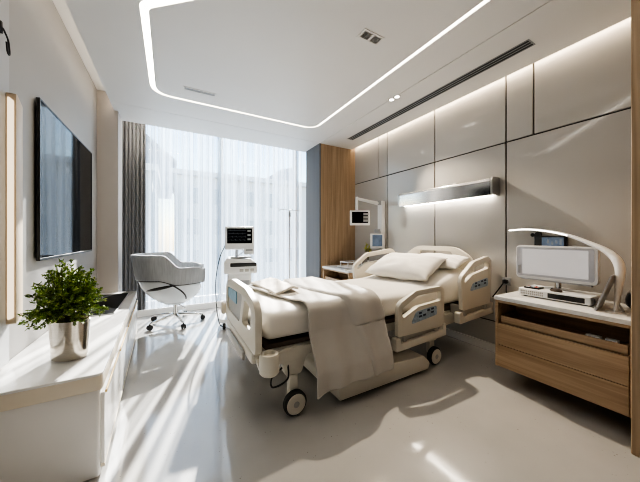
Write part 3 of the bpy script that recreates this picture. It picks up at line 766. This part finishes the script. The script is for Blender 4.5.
rail(2.05, 2.78, 0.52, 1.075, BF+0.045, 1, 'head')
# trailing hand-control cord at the foot
MB().tube(catmull([(0.72, BN+0.03, 0.36), (0.70, BN-0.01, 0.27), (0.60, BN+0.0, 0.235), (0.60, BN+0.02, 0.29), (0.68, BN+0.04, 0.33)]), 0.006, 6).build('cord', 'rubber', bed)

# mattress: rounded slab with a raised head end
def head_rise(x): return 0.17*sstep(2.0, 2.95, x)
mt = MB()
def matt(u, v):
    a = 2*PI*v
    # rounded rectangle section in y-z
    n = 5.0
    c, s = math.cos(a), math.sin(a)
    k = (abs(c)**n+abs(s)**n)**(-1/n)
    e = min(1.0, min(u, 1-u)/0.03)                # rounded ends
    e = (1-(1-e)**2.4)**0.42 if e < 1 else 1.0
    X = 0.545+(2.90-0.545)*u
    hz = 0.115
    return (X, bc + c*k*0.475*(0.86+0.14*e), 0.508+hz + s*k*hz*e + head_rise(X)*(0.5+0.5*s*k))
mt.grid(lambda v, u: matt(u, v), 64, 90, closed_u=True)
ms = mt.build('mattress', 'sheet', sharp=60)
tag(ms, 'white covered mattress on the hospital bed', 'mattress')
ZM = 0.738

# greige blanket draped across the bed and down the near side
def path_pt(s):
    """s: 0 far hem .. 1 near hem; returns y, z, outward-normal weight"""
    pts = PATH; L = PLEN; d = s*L[-1]
    for i in range(len(pts)-1):
        if d <= L[i+1] or i == len(pts)-2:
            t = (d-L[i])/(L[i+1]-L[i]); a, b = pts[i], pts[i+1]
            y = a[0]+(b[0]-a[0])*t; z = a[1]+(b[1]-a[1])*t
            ty, tz = b[0]-a[0], b[1]-a[1]; l = math.hypot(ty, tz)
            return y, z, (tz/l, -ty/l)
ring = [(bc+0.505, 0.60), (bc+0.503, 0.66)]
ring += [(bc+0.43+0.073*math.cos(a), 0.675+0.073*math.sin(a)) for a in [PI*k/16 for k in range(0, 9)]]
ring += [(bc+0.2, ZM+0.014), (bc, ZM+0.016), (bc-0.2, ZM+0.014)]
ring += [(bc-0.43-0.075*math.sin(a), 0.675+0.075*math.cos(a)) for a in [PI*k/16 for k in range(0, 9)]]
ring += [(bc-0.51, 0.55), (bc-0.565, 0.42), (bc-0.615, 0.30), (bc-0.625, 0.155)]
PATH = ring; PLEN = [0.0]
for a, b in zip(ring[:-1], ring[1:]): PLEN.append(PLEN[-1]+math.hypot(b[0]-a[0], b[1]-a[1]))
def blank(u, s):
    y, z, nrm = path_pt(s)
    hang = sstep(0.58, 0.75, s)
    xl = 0.66 + 0.22*sstep(0.15, 0.75, s) - 0.02*hang
    xr = 1.49 + 0.06*hang - 0.10*(1-sstep(0.0, 0.5, s))
    X = xl+(xr-xl)*u
    w = 0.014*noise.noise(Vector((X*4, s*5, 1.0))) + 0.006*noise.noise(Vector((X*11+s*6, s*9, 4.0)))
    fold = 0.022*hang*math.sin(u*8.5+0.8+1.2*s)*(0.35+0.65*u) + 0.012*hang*math.sin(u*19+2)
    flap = 0.024*sstep(0.60, 0.635, u + 0.16*math.sin(s*4.0))               # folded-over double layer on the right
    off = w + fold + flap + 0.006
    z2 = z + 0.035*hang*sstep(0.9, 1.0, s)*u
    return (X + 0.015*noise.noise(Vector((s*6, u*2, 9))), y + nrm[0]*off, max(0.1, z2 + nrm[1]*off))
bl = MB().grid(blank, 70, 120).build('blanket', 'blanket', sharp=180, solid=0.012, off=1.0)
tag(bl, 'greige blanket draped over the bed and hanging down its near side', 'blanket')
hem = MB(); hem.tube([Vector(blank(i/60, 0.996))+Vector((0, -0.007, 0)) for i in range(61)], 0.005, 6)
hem.build('hem', 'blanket', bl)
# pale folded throw with a turned-back corner at the foot, far side
def throw(u, s):
    y = bc+0.44-0.58*s; X = 0.70+0.05*s+ (0.26-0.05*s)*u
    zz = ZM+0.024+0.014*sstep(0, 0.5, u)+0.010*noise.noise(Vector((X*8, y*7, 2)))+0.02*math.exp(-((u-0.75)/0.2)**2)
    return (X, y, zz - 0.02*sstep(0.85, 1, s)*0 + 0.006)
th = MB().grid(throw, 24, 40).build('folded_throw', principled('oatmeal_throw', (0.68, 0.63, 0.56), 0.9, var=0.03, bump=0.12, bscale=300), sharp=180, solid=0.022, off=1.0, subsurf=1)
tag(th, 'pale folded throw lying across the foot of the bed', 'throw')

# pillows
def pillow(name, label, c, sx, sy, sz, rot, seed):
    mb = MB(); n = 28
    Mx = Matrix.Translation(c) @ rot
    for sgn in (1, -1):
        def fn(u, v):
            a = 2*u-1; b_ = 2*v-1
            pinch = 1-0.10*(a*a)*(1-b_*b_*0.2) ; pinch2 = 1-0.10*(b_*b_)
            x = a*sx*(1-0.08*(1-a*a)*0-0.07*(1-abs(b_))*0) * (1 - 0.05*math.cos(b_*PI/2)*abs(a)**3)
            y = b_*sy*(1 - 0.06*math.cos(a*PI/2)*abs(b_)**3)
            h_ = ((1-abs(a)**2.6)*(1-abs(b_)**2.6))**0.55
            w = 0.012*noise.noise(Vector((a*2.4, b_*2.4, seed)))*h_*2 + 0.006*noise.noise(Vector((a*7, b_*7, seed+sgn)))*h_
            return Mx @ Vector((x, y, sgn*sz*h_ + w))
        mb.grid(fn, n, n)
    o = mb.build(name, 'pillow', sharp=75)
    bm = bmesh.new(); bm.from_mesh(o.data); bmesh.ops.remove_doubles(bm, verts=bm.verts[:], dist=0.0008); bmesh.ops.recalc_face_normals(bm, faces=bm.faces[:]); bm.to_mesh(o.data); bm.free()
    return tag(o, label, 'pillow', 'pillows on the bed')
pillow('pillow', 'plump white pillow in front, on the middle of the bed head', (2.38, 2.21, 0.905), 0.26, 0.40, 0.10, Matrix.Rotation(math.radians(12), 4, 'Z') @ Matrix.Rotation(math.radians(-22), 4, 'Y'), 1.0)
pillow('pillow', 'flatter white pillow behind the plump one, against the headboard', (2.775, 2.08, 0.955), 0.135, 0.36, 0.065, Matrix.Rotation(math.radians(-3), 4, 'Z') @ Matrix.Rotation(math.radians(-24), 4, 'Y'), 5.0)

# ================================================================== BED HEAD LIGHT UNIT
hl = thing('bed_head_light', 'long chrome bed head light fixed to the panel wall', 'light', (WR-0.018, 2.13, 1.77))
ya, yb = 1.53, 2.80
prof = rounded([(WR-0.018, 1.865), (WR-0.14, 1.862), (WR-0.15, 1.83), (WR-0.147, 1.675), (WR-0.018, 1.70)], [0.004, 0.02, 0.02, 0.01, 0.004])
MB().prism(prof, lambda u, v, w: Vector((u, w, v)), ya, yb, bev=0.002, seg=1).build('housing', principled('satin_chrome', (0.72, 0.71, 0.69), 0.14, metal=1.0), hl)
for yc in (ya-0.02, yb):
    MB().prism(rounded([(WR-0.018, 1.872), (WR-0.145, 1.868), (WR-0.16, 1.83), (WR-0.153, 1.692), (WR-0.018, 1.678)], 0.006), lambda u, v, w: Vector((u, w, v)), yc, yc+0.02, bev=0.002, seg=1).build('end_cap', 'steel', hl)
MB().box(WR-0.07, WR-0.04, ya+0.03, yb-0.03, 1.680, 1.700).build('light_strip', 'ledhead', hl)
MB().box(WR-0.09, WR-0.07, 1.95, 1.99, 1.86, 1.885, 0.004).build('sensor', 'white', hl)

# ================================================================== ARM-MOUNTED MONITORS, far side of the bed head
am = thing('wall_arm_monitor', 'two small white screens on a wall arm beside the oak pier', 'monitor', (WR, 3.38, 1.2))
y = 3.27
MB().box(WR-0.10, WR-0.018, y-0.055, y+0.055, 1.02, 1.82, 0.02, 3).build('wall_column', 'medwhite', am)
MB().tube([(WR-0.08, y, 1.77), (WR-0.30, y+0.02, 1.80), (WR-0.52, y+0.05, 1.835)], [0.032, 0.026, 0.022], 12).cyl((WR-0.52, y+0.05, 1.86), (WR-0.52, y+0.05, 1.66), 0.02, 14).build('arm', 'medwhite', am)
MB().cyl((WR-0.11, y, 1.75), (WR-0.11, y, 1.82), 0.04, 16).build('arm_joint', 'medgrey', am)
def small_screen(cx, cy, cz, w, h_, rz, scr):
    R = Matrix.Translation((cx, cy, cz)) @ Matrix.Rotation(rz, 4, 'Z')
    o = MB().box(-w/2, w/2, -0.02, 0.02, -h_/2, h_/2, 0.012, 3, mat=R).build('monitor', 'medwhite', am)
    MB().box(-w/2+0.03, w/2-0.03, -0.0225, -0.0195, -h_/2+0.035, h_/2-0.022, 0.002, 1, mat=R).build('screen', scr, o)
    return o, R
o, R = small_screen(WR-0.50, y+0.0, 1.53, 0.31, 0.23, math.radians(-28), 'screen')
for i in range(3): MB().box(0.05, 0.13, -0.0245, -0.0225, 0.04-0.05*i, 0.075-0.05*i, mat=R).build('readout', 'medgrey', o)
o, R = small_screen(WR-0.17, y-0.02, 1.17, 0.22, 0.24, math.radians(-28), 'bluescreen')
MB().cyl((WR-0.15, y, 1.30), (WR-0.15, y, 1.36), 0.05, 16).build('swivel', 'medgrey', am)
MB().box(WR-0.14, WR-0.08, y-0.03, y+0.03, 1.03, 1.33, 0.008).build('bracket', 'medgrey', am)

# ================================================================== NIGHTSTANDS
def nightstand(label, x0, y0, y1, z0, z1):
    ns = thing('nightstand', label, 'nightstand', (WR-0.3, (y0+y1)/2, z0), 'oak nightstands on either side of the bed')
    xb = WR-0.019
    zt = z1-0.03
    MB().prism(rounded([(x0-0.008, y0-0.004), (xb, y0-0.004), (xb, y1+0.006), (x0-0.008, y1+0.006)], [0.006, 0, 0, 0.006]), XY, zt+0.0005, z1, bev=0.003).build('top', 'quartz', ns)
    zs = z0+(zt-z0)*0.66
    body = MB()
    t = 0.022
    body.box(x0, xb, y1-t, y1, z0, zt, 0.002, 1).box(x0, xb, y0, y0+t, z0, zt, 0.002, 1)
    body.box(x0, xb, y0+t, y1-t, zt-t, zt, 0.002, 1).box(x0+0.005, xb, y0+t, y1-t, z0, z0+t, 0.002, 1).box(xb-0.012, xb, y0+t, y1-t, z0+t, zt-t)
    body.box(x0+0.03, xb-0.012, y0+t, y1-t, zs-0.02, zs).box(x0+0.30, x0+0.315, y0+t, y1-t, zs, zt-t)
    body.build('carcass', 'wood_y', ns)
    zm = (z0+zs)/2
    MB().box(x0-0.002, x0+0.018, y0+t+0.002, y1-t-0.002, zm+0.002, zs-0.004, 0.002, 1).build('drawer', 'wood_y', ns)
    MB().box(x0-0.002, x0+0.018, y0+t+0.002, y1-t-0.002, z0+0.006, zm-0.002, 0.002, 1).build('drawer', 'wood_y', ns)
    # low pull-out tray in the open shelf
    tr = MB().box(x0+0.022, x0+0.037, y0+t+0.01, y1-t-0.01, zs+0.001, zs+0.058, 0.003, 1)
    xb_ = x0+0.295
    tr.box(x0+0.037, xb_, y1-t-0.024, y1-t-0.01, zs+0.001, zs+0.058, 0.002, 1).box(x0+0.037, xb_, y0+t+0.01, y0+t+0.024, zs+0.001, zs+0.058, 0.002, 1).box(x0+0.037, xb_, y0+t+0.024, y1-t-0.024, zs+0.001, zs+0.008)
    tr.build('pull_out_tray', 'wood_y', ns)
    return ns, zs
NZ = 0.735
nsA, zsA = nightstand('oak nightstand floating on the wall at the right, with open shelf and computer on top', 2.44, 0.455, 1.245, 0.14, NZ)
nsB, zsB = nightstand('oak nightstand by the slatted oak pier, beyond the bed', 2.24, 3.12, 3.86, 0.14, 0.745)
# small clear items in the open tray
for i, (yy, L) in enumerate(((0.62, 0.075), (0.54, 0.06))):
    o = MB().prism(rounded([(2.51, yy), (2.55, yy), (2.55, yy+L), (2.51, yy+L)], 0.008), XY, zsA+0.009, zsA+0.058, bev=0.004).build('wrapped_packet', 'paper')
    tag(o, ['longer white packet lying in the open nightstand tray', 'shorter white packet lying in the open nightstand tray'][i], 'packet', 'packets in the tray')

# ---- far nightstand items
bx = thing('paper_tray', 'pale wire paper tray on the far nightstand', 'tray', (2.55, 3.45, 0.745))
MB().prism(rounded([(2.36, 3.30), (2.70, 3.30), (2.70, 3.62), (2.36, 3.62)], 0.03), XY, 0.746, 0.765, bev=0.004).build('tray', 'medwhite', bx)
MB().tube(rounded([(2.40, 3.33), (2.66, 3.33), (2.66, 3.59), (2.40, 3.59)], 0.04) and [(p[0], p[1], 0.835) for p in rounded([(2.40, 3.33), (2.66, 3.33), (2.66, 3.59), (2.40, 3.59)], 0.04)], 0.008, 8, closed=True).build('rim', 'medwhite', bx)
for px, py in ((2.40, 3.36), (2.40, 3.56), (2.66, 3.36), (2.66, 3.56)):
    MB().cyl((px, py, 0.764), (px, py, 0.836), 0.007, 8).build('post', 'medwhite', bx)
nb = thing('notebook', 'thin closed white folder beside the paper tray on the far nightstand', 'folder', (2.30, 3.3, 0.745))
MB().box(2.245, 2.335, 3.22, 3.5, 0.746, 0.750, 0.001, 1).box(2.245, 2.335, 3.22, 3.5, 0.758, 0.762, 0.001, 1).build('cover', 'medgrey', nb)
MB().box(2.248, 2.332, 3.223, 3.497, 0.750, 0.758).build('pages', 'paper', nb)
fl = thing('flower_vase', 'tiny vase of yellow green sprigs on the far nightstand', 'vase', (2.78, 3.34, 0.745))
MB().lathe([(0.0, 0.746), (0.025, 0.746), (0.032, 0.76), (0.03, 0.80), (0.018, 0.84), (0.02, 0.855), (0.016, 0.855), (0.0, 0.83)], 20, Matrix.Translation((2.78, 3.34, 0))).build('vase', 'medwhite', fl)
sg = MB(); sl = MB()
for i in range(12):
    a = 2*PI*i/12; tip = Vector((2.78+0.05*math.cos(a)*rnd.uniform(.4, 1), 3.34+0.05*math.sin(a)*rnd.uniform(.4, 1), rnd.uniform(1.02, 1.12)))
    sg.tube([(2.78, 3.34, 0.84), tip], 0.002, 4)
    for k in range(6): leaf(sl, tip-Vector((0, 0, 0.014*k)), Vector((rnd.uniform(-1, 1), rnd.uniform(-1, 1), rnd.uniform(0, 1))), 0.04, 0.012)
sg.build('stem', 'stem', fl); sl.build('leaves', principled('yellow_green', (0.42, 0.42, 0.10), 0.6), fl, smooth=False)

# ---- right nightstand: desktop computer, base unit, lamp, tablet
Zb = NZ
bu = thing('desktop_computer', 'flat white desktop unit with a black vent on the right nightstand', 'computer', (2.76, 0.93, Zb))
MB().box(2.645, 2.93, 0.70, 1.16, Zb+0.008, Zb+0.068, 0.008, 3).build('housing', 'medwhite', bu)
for yy in (0.74, 1.12):
    for xx in (2.68, 2.90): MB().cyl((xx, yy, Zb+0.0), (xx, yy, Zb+0.010), 0.014, 12).build('foot', 'rubber', bu)
MB().box(2.6425, 2.647, 0.735, 0.955, Zb+0.018, Zb+0.056, 0.001, 1).build('front_vent', 'black', bu)
q = MB()
for i in range(12):
    for j in range(2): q.box(2.643, 2.6465, 0.985+i*0.0135, 0.994+i*0.0135, Zb+0.020+0.019*j, Zb+0.034+0.019*j)
q.build('speaker_slot', 'bedgrey', bu)
q = MB()
for i in range(7): q.box(2.70+i*0.028, 2.712+i*0.028, 0.6985, 0.702, Zb+0.02, Zb+0.055)
q.build('side_vent', 'medgrey', bu)
q = MB()
for i in range(10): q.box(2.6415, 2.6428, 0.742+i*0.0215, 0.745+i*0.0215, Zb+0.02, Zb+0.054)
q.build('vent_slat', 'rubber', bu)
rc = thing('remote_control', 'small dark remote with red and blue keys on the desktop unit', 'remote', (2.70, 1.08, Zb+0.068))
MB().box(2.665, 2.765, 1.02, 1.13, Zb+0.0685, Zb+0.080, 0.004).build('body', 'black', rc)
for i in range(3):
    for j in range(3):
        MB().box(2.675+i*0.03, 2.695+i*0.03, 1.03+j*0.032, 1.052+j*0.032, Zb+0.0795, Zb+0.083, 0.001, 1).build('key', ['red', 'sticker2', 'paper'][(i+j) % 3], rc)
mo = thing('computer_mouse', 'small dark oval mouse on the desktop unit', 'mouse', (2.70, 0.92, Zb+0.068))
MB().lathe([(0.0, 0.0), (0.022, 0.0), (0.028, 0.006), (0.024, 0.017), (0.012, 0.023), (0.0, 0.024)], 24, Matrix.Translation((2.70, 0.92, Zb+0.0685)), 0.85, 1.5).build('shell', 'piping', mo)
MB().cyl((2.695, 0.945, Zb+0.088), (2.705, 0.945, Zb+0.088), 0.006, 10).build('wheel', 'rubber', mo)

cm = thing('computer_monitor', 'wide white computer monitor with pale screen on the right nightstand', 'monitor', (2.80, 0.96, Zb))
ma, mb_, za, zb_ = 0.70, 1.235, 0.875, 1.165
RM = lambda: Matrix.Translation((2.80, 0.0, 0.0))
MB().prism(rounded([(ma, za), (mb_, za), (mb_, zb_), (ma, zb_)], 0.03), YZ(2.80), -0.022, 0.022, bev=0.008, seg=3).build('housing', 'medwhite', cm)
MB().prism(rounded([(ma+0.018, za+0.022), (mb_-0.004, za+0.022), (mb_-0.004, zb_-0.012), (ma+0.018, zb_-0.012)], 0.02), YZ(2.80), -0.0245, -0.0215).build('bezel', principled('pale_lilac_bezel', (0.50, 0.51, 0.56), 0.3), cm)
MB().prism(rounded([(ma+0.05, za+0.04), (mb_-0.05, za+0.04), (mb_-0.05, zb_-0.03), (ma+0.05, zb_-0.03)], 0.004, 2), YZ(2.80), -0.0262, -0.0240).build('screen', 'lcd', cm)
MB().box(2.772, 2.7765, mb_-0.034, mb_-0.014, za+0.04, za+0.11, 0.001, 1).build('button_strip', 'medgrey', cm)
MB().box(2.775, 2.825, ma+0.03, mb_-0.04, za-0.012, za+0.001, 0.003).build('lower_lip', 'medgrey', cm)
MB().tube([(2.83, 0.95, Zb+0.078), (2.845, 0.95, Zb+0.16), (2.825, 0.95, 0.98)], 0.022, 14).build('neck', 'chrome', cm)
MB().lathe([(0.0, 0.0), (0.075, 0.0), (0.078, 0.004), (0.07, 0.009), (0.0, 0.011)], 30, Matrix.Translation((2.84, 0.95, Zb+0.0682)), 0.9, 1.2).build('foot', 'medwhite', cm)

wd = thing('wall_display', 'small dark screen on the wall above the white monitor', 'display', (WR-0.018, 1.06, 1.2))
y0, y1 = yat(567)*0.985, yat(534)*0.985
MB().box(WR-0.045, WR-0.018, y0, y1, 1.140, 1.25, 0.006).build('housing', 'black', wd)
MB().box(WR-0.0475, WR-0.0445, y0+0.02, y1-0.06, 1.155, 1.237, 0.001, 1).build('screen', 'bluescreen', wd)
MB().cyl((WR-0.045, y1-0.03, 1.265), (WR-0.020, y1-0.03, 1.265), 0.026, 18).cyl((WR-0.045, y1+0.012, 1.26), (WR-0.020, y1+0.012, 1.26), 0.018, 14).build('knob', 'black', wd)
q = MB()
for i in range(4): q.box(WR-0.0485, WR-0.047, y0+0.035+0.03*i, y0+0.05+0.03*i, 1.17+0.012*(i % 2), 1.22-0.01*(i % 3))
q.build('bars', 'trace', wd)

# arched lamp
al = thing('arch_lamp', 'white arched reading lamp curving over the monitor on the right nightstand', 'lamp', (2.64, 0.56, Zb))
P = catmull([(2.62, 0.575, Zb+0.004), (2.665, 0.57, 0.90), (2.70, 0.575, 1.045), (2.745, 0.64, 1.135), (2.80, 0.77, 1.205), (2.85, 0.90, 1.258), (2.90, 1.06, 1.295), (2.94, 1.22, 1.312), (2.965, 1.37, 1.305)], 10)
def ribbon(mb, pts, ws, th):
    rows = []
    for i, p in enumerate(pts):
        d = (pts[min(i+1, len(pts)-1)]-pts[max(i-1, 0)]).normalized()
        side = Vector((1, 0, 0)); side = (side-d*side.dot(d)).normalized(); nn = d.cross(side)
        w = ws(i/(len(pts)-1))
        rows.append((p, side, nn, w))
    o = len(mb.v); K = 10
    for p, sd, nn, w in rows:
        for k in range(K):
            a = 2*PI*k/K
            mb.v.append(p + sd*math.cos(a)*w[1] + nn*math.sin(a)*w[0])
    for i in range(len(rows)-1):
        for k in range(K):
            k2 = (k+1) % K
            mb.f.append([o+i*K+k, o+i*K+k2, o+(i+1)*K+k2, o+(i+1)*K+k])
    mb.f.append([o+k for k in range(K)]); mb.f.append([o+(len(rows)-1)*K+k for k in range(K)])
    return mb
ribbon(MB(), P, lambda t: (0.010+0.007*sstep(0.0, 0.15, t)+0.012*math.exp(-((t-0.28)/0.14)**2)-0.006*t, 0.028), 0).build('arm', 'medwhite', al, sharp=180)
ribbon(MB(), [p+Vector((-0.018, 0, 0.0)) for p in P[49:]], lambda t: (0.0065, 0.014), 0).build('light_strip', 'ledlamp', al, sharp=180)
MB().lathe([(0.0, 0.0005), (0.05, 0.0005), (0.05, 0.006), (0.0, 0.008)], 24, Matrix.Translation((2.62, 0.575, Zb))).build('base', 'medwhite', al)

# leaning tablet
tb = thing('tablet', 'grey tablet leaning upright on its stand at the right end of the nightstand', 'tablet', (2.56, 0.62, Zb))
Rt = Matrix.Translation((2.56, 0.655, Zb+0.002)) @ Matrix.Rotation(math.radians(6), 4, 'Z') @ Matrix.Rotation(math.radians(17), 4, 'X') 
MB().box(-0.02, 0.20, -0.006, 0.006, 0.0, 0.26, 0.004, mat=Rt).build('housing', 'medgrey', tb)
MB().box(-0.008, 0.188, 0.0055, 0.0075, 0.012, 0.248, 0.0005, 1, mat=Rt).build('screen', 'screen', tb)
Rs = Matrix.Translation((2.62, 0.615, Zb+0.002)) @ Matrix.Rotation(math.radians(-14), 4, 'Z') @ Matrix.Rotation(math.radians(30), 4, 'X')
# strut from the back of the tablet to the top
MB().tube([(2.64, 0.585, Zb+0.10), (2.64, 0.54, Zb+0.005)], 0.006, 8).build('stand', 'medgrey', tb)
bd = thing('speaker', 'round black speaker behind the tablet on the right nightstand', 'speaker', (2.87, 0.515, Zb))
MB().lathe([(0.0, 0.001), (0.045, 0.001), (0.062, 0.02), (0.068, 0.06), (0.058, 0.10), (0.03, 0.122), (0.0, 0.126)], 28, Matrix.Translation((2.87, 0.515, Zb))).build('body', 'black', bd)
MB().lathe([(0.050, 0.109), (0.054, 0.112), (0.048, 0.118), (0.044, 0.114)], 28, Matrix.Translation((2.87, 0.515, Zb)), ring=True).build('ring', 'steel', bd)

# plug on the wall between bed and nightstand
pg = thing('wall_socket', 'black plug and short lead in the panel wall beside the bed head', 'socket', (WR-0.018, 1.44, 0.78))
MB().box(WR-0.026, WR-0.018, 1.40, 1.48, 0.74, 0.82, 0.003).build('plate', 'medgrey', pg)
MB().box(WR-0.07, WR-0.026, 1.42, 1.46, 0.76, 0.80, 0.008).build('plug', 'black', pg)
MB().tube(catmull([(WR-0.068, 1.44, 0.78), (WR-0.085, 1.45, 0.75), (WR-0.07, 1.50, 0.68), (WR-0.05, 1.56, 0.60)]), 0.006, 6).build('lead', 'rubber', pg)

# ================================================================== OUTSIDE
def building(name, label, x0, x1, y0, y1, z1, mat, roofmat, rows, cols, z0=-12):
    b_ = thing(name, label, 'building', ((x0+x1)/2, y0, z0))
    MB().box(x0, x1, y0, y1, z0, z1).build('wall', mat, b_)
    MB().box(x0-0.4, x1+0.4, y0-0.4, y1, z1, z1+0.5).build('roof', roofmat, b_)
    q = MB()
    for r_ in range(rows):
        for c_ in range(cols):
            a = x0+(x1-x0)*(c_+0.25)/cols; b2 = x0+(x1-x0)*(c_+0.75)/cols
            zz = z1-1.2-3.2*r_
            q.box(a, b2, y0-0.05, y0+0.05, zz-1.6, zz)
    q.build('window', 'extglass', b_)
building('apartment_block', 'pale long apartment block beyond the sheer curtain', 0.5, 26, 30, 44, 7.4, 'ext1', 'ext1', 3, 9)
building('office_block', 'pale grey block with a dark top floor at the left of the window', -9, -1.2, 24, 36, 6.2, 'ext3', 'ext1', 3, 4)
t_ = thing('roof_house', 'dark roofed building top at the upper left of the window', 'building', (-5, 38, 9))
MB().prism([(-14, 6.7), (0.2, 6.7), (0.2, 10.2), (-3.2, 13.2), (-14, 14.5)], XZ(37), 0, 8).build('gable', 'ext2', t_)
MB().prism([(-14.5, 14.2), (-3.0, 13.0), (0.7, 9.9), (0.7, 10.4), (-3.0, 13.6), (-14.5, 14.9)], XZ(36.6), 0, 8.5).build('roof', 'ext2', t_)
t_ = thing('roof_house', 'small dark gabled roof at the right end of the window', 'building', (17, 50, 9))
MB().prism([(14.5, 7.0), (22, 7.0), (22, 15.0), (18.5, 14.0)], XZ(48), 0, 8).build('gable', 'ext2', t_)
struct(MB().box(-120, 140, 6.5, 260, -12.2, -12.0).build('terrain', 'ground', smooth=False), 'pale paving far below the window', 'ground')

# ================================================================== LIGHT
w = bpy.data.worlds.new('world'); sc.world = w; w.use_nodes = True
nt = w.node_tree; bg = nt.nodes['Background']
sky = nt.nodes.new('ShaderNodeTexSky'); sky.sky_type = 'NISHITA'
sky.sun_disc = False; sky.sun_elevation = math.radians(34); sky.sun_rotation = math.radians(200); sky.air_density = 1.4; sky.dust_density = 0.2
nt.links.new(sky.outputs[0], bg.inputs['Color']); bg.inputs['Strength'].default_value = 0.36

def light(name, kind, loc, energy, color, **kw):
    l = bpy.data.lights.new(name, kind); l.energy = energy; l.color = color
    for k, v in kw.items(): setattr(l, k, v)
    o = bpy.data.objects.new(name, l); COL.objects.link(o); o.location = loc
    return o
sd = Vector((-0.30, -1.0, -0.60))
s = light('sun', 'SUN', (0, 20, 12), 22.0, (1.0, 0.95, 0.87), angle=math.radians(0.6))
s.rotation_euler = sd.to_track_quat('-Z', 'Y').to_euler()
p = light('window_portal', 'AREA', (1.0, YW+0.12, 1.5), 1, (1, 1, 1), shape='RECTANGLE', size=4.2, size_y=3.0)
p.rotation_euler = (math.radians(90), 0, 0)     # aims -y... into the room
p.rotation_euler = Vector((0, -1, 0)).to_track_quat('-Z', 'Z').to_euler()
p.data.cycles.is_portal = True
# added spot with no fitting, lights the right floor and throws rail shadows
sp = light('added_floor_spot', 'SPOT', (2.66, 2.78, ZC-0.03), 200, (1.0, 0.85, 0.66), spot_size=math.radians(84), spot_blend=0.5, shadow_soft_size=0.02)
sp.rotation_euler = (Vector((1.9, 1.2, 0))-Vector((2.66, 2.78, ZC))).to_track_quat('-Z', 'Y').to_euler()

# ================================================================== CAMERA
cam = bpy.data.cameras.new('camera'); co = bpy.data.objects.new('camera', cam); COL.objects.link(co)
co.location = (0, 0, H); co.rotation_euler = (math.radians(90), 0, math.radians(-29.5))
cam.sensor_width = 36; cam.lens = 265/640*36; cam.shift_y = -5/640; cam.clip_start = 0.02; cam.clip_end = 500
sc.camera = co

sc.view_settings.view_transform = 'AgX'
sc.view_settings.look = 'AgX - High Contrast'
sc.view_settings.exposure = 0.5
cy_ = sc.cycles
cy_.max_bounces = 10; cy_.diffuse_bounces = 5; cy_.glossy_bounces = 4; cy_.transparent_max_bounces = 16; cy_.transmission_bounces = 6
cy_.caustics_reflective = False; cy_.caustics_refractive = False
cy_.sample_clamp_indirect = 6.0
cy_.use_denoising = True
cy_.filter_width = 1.1
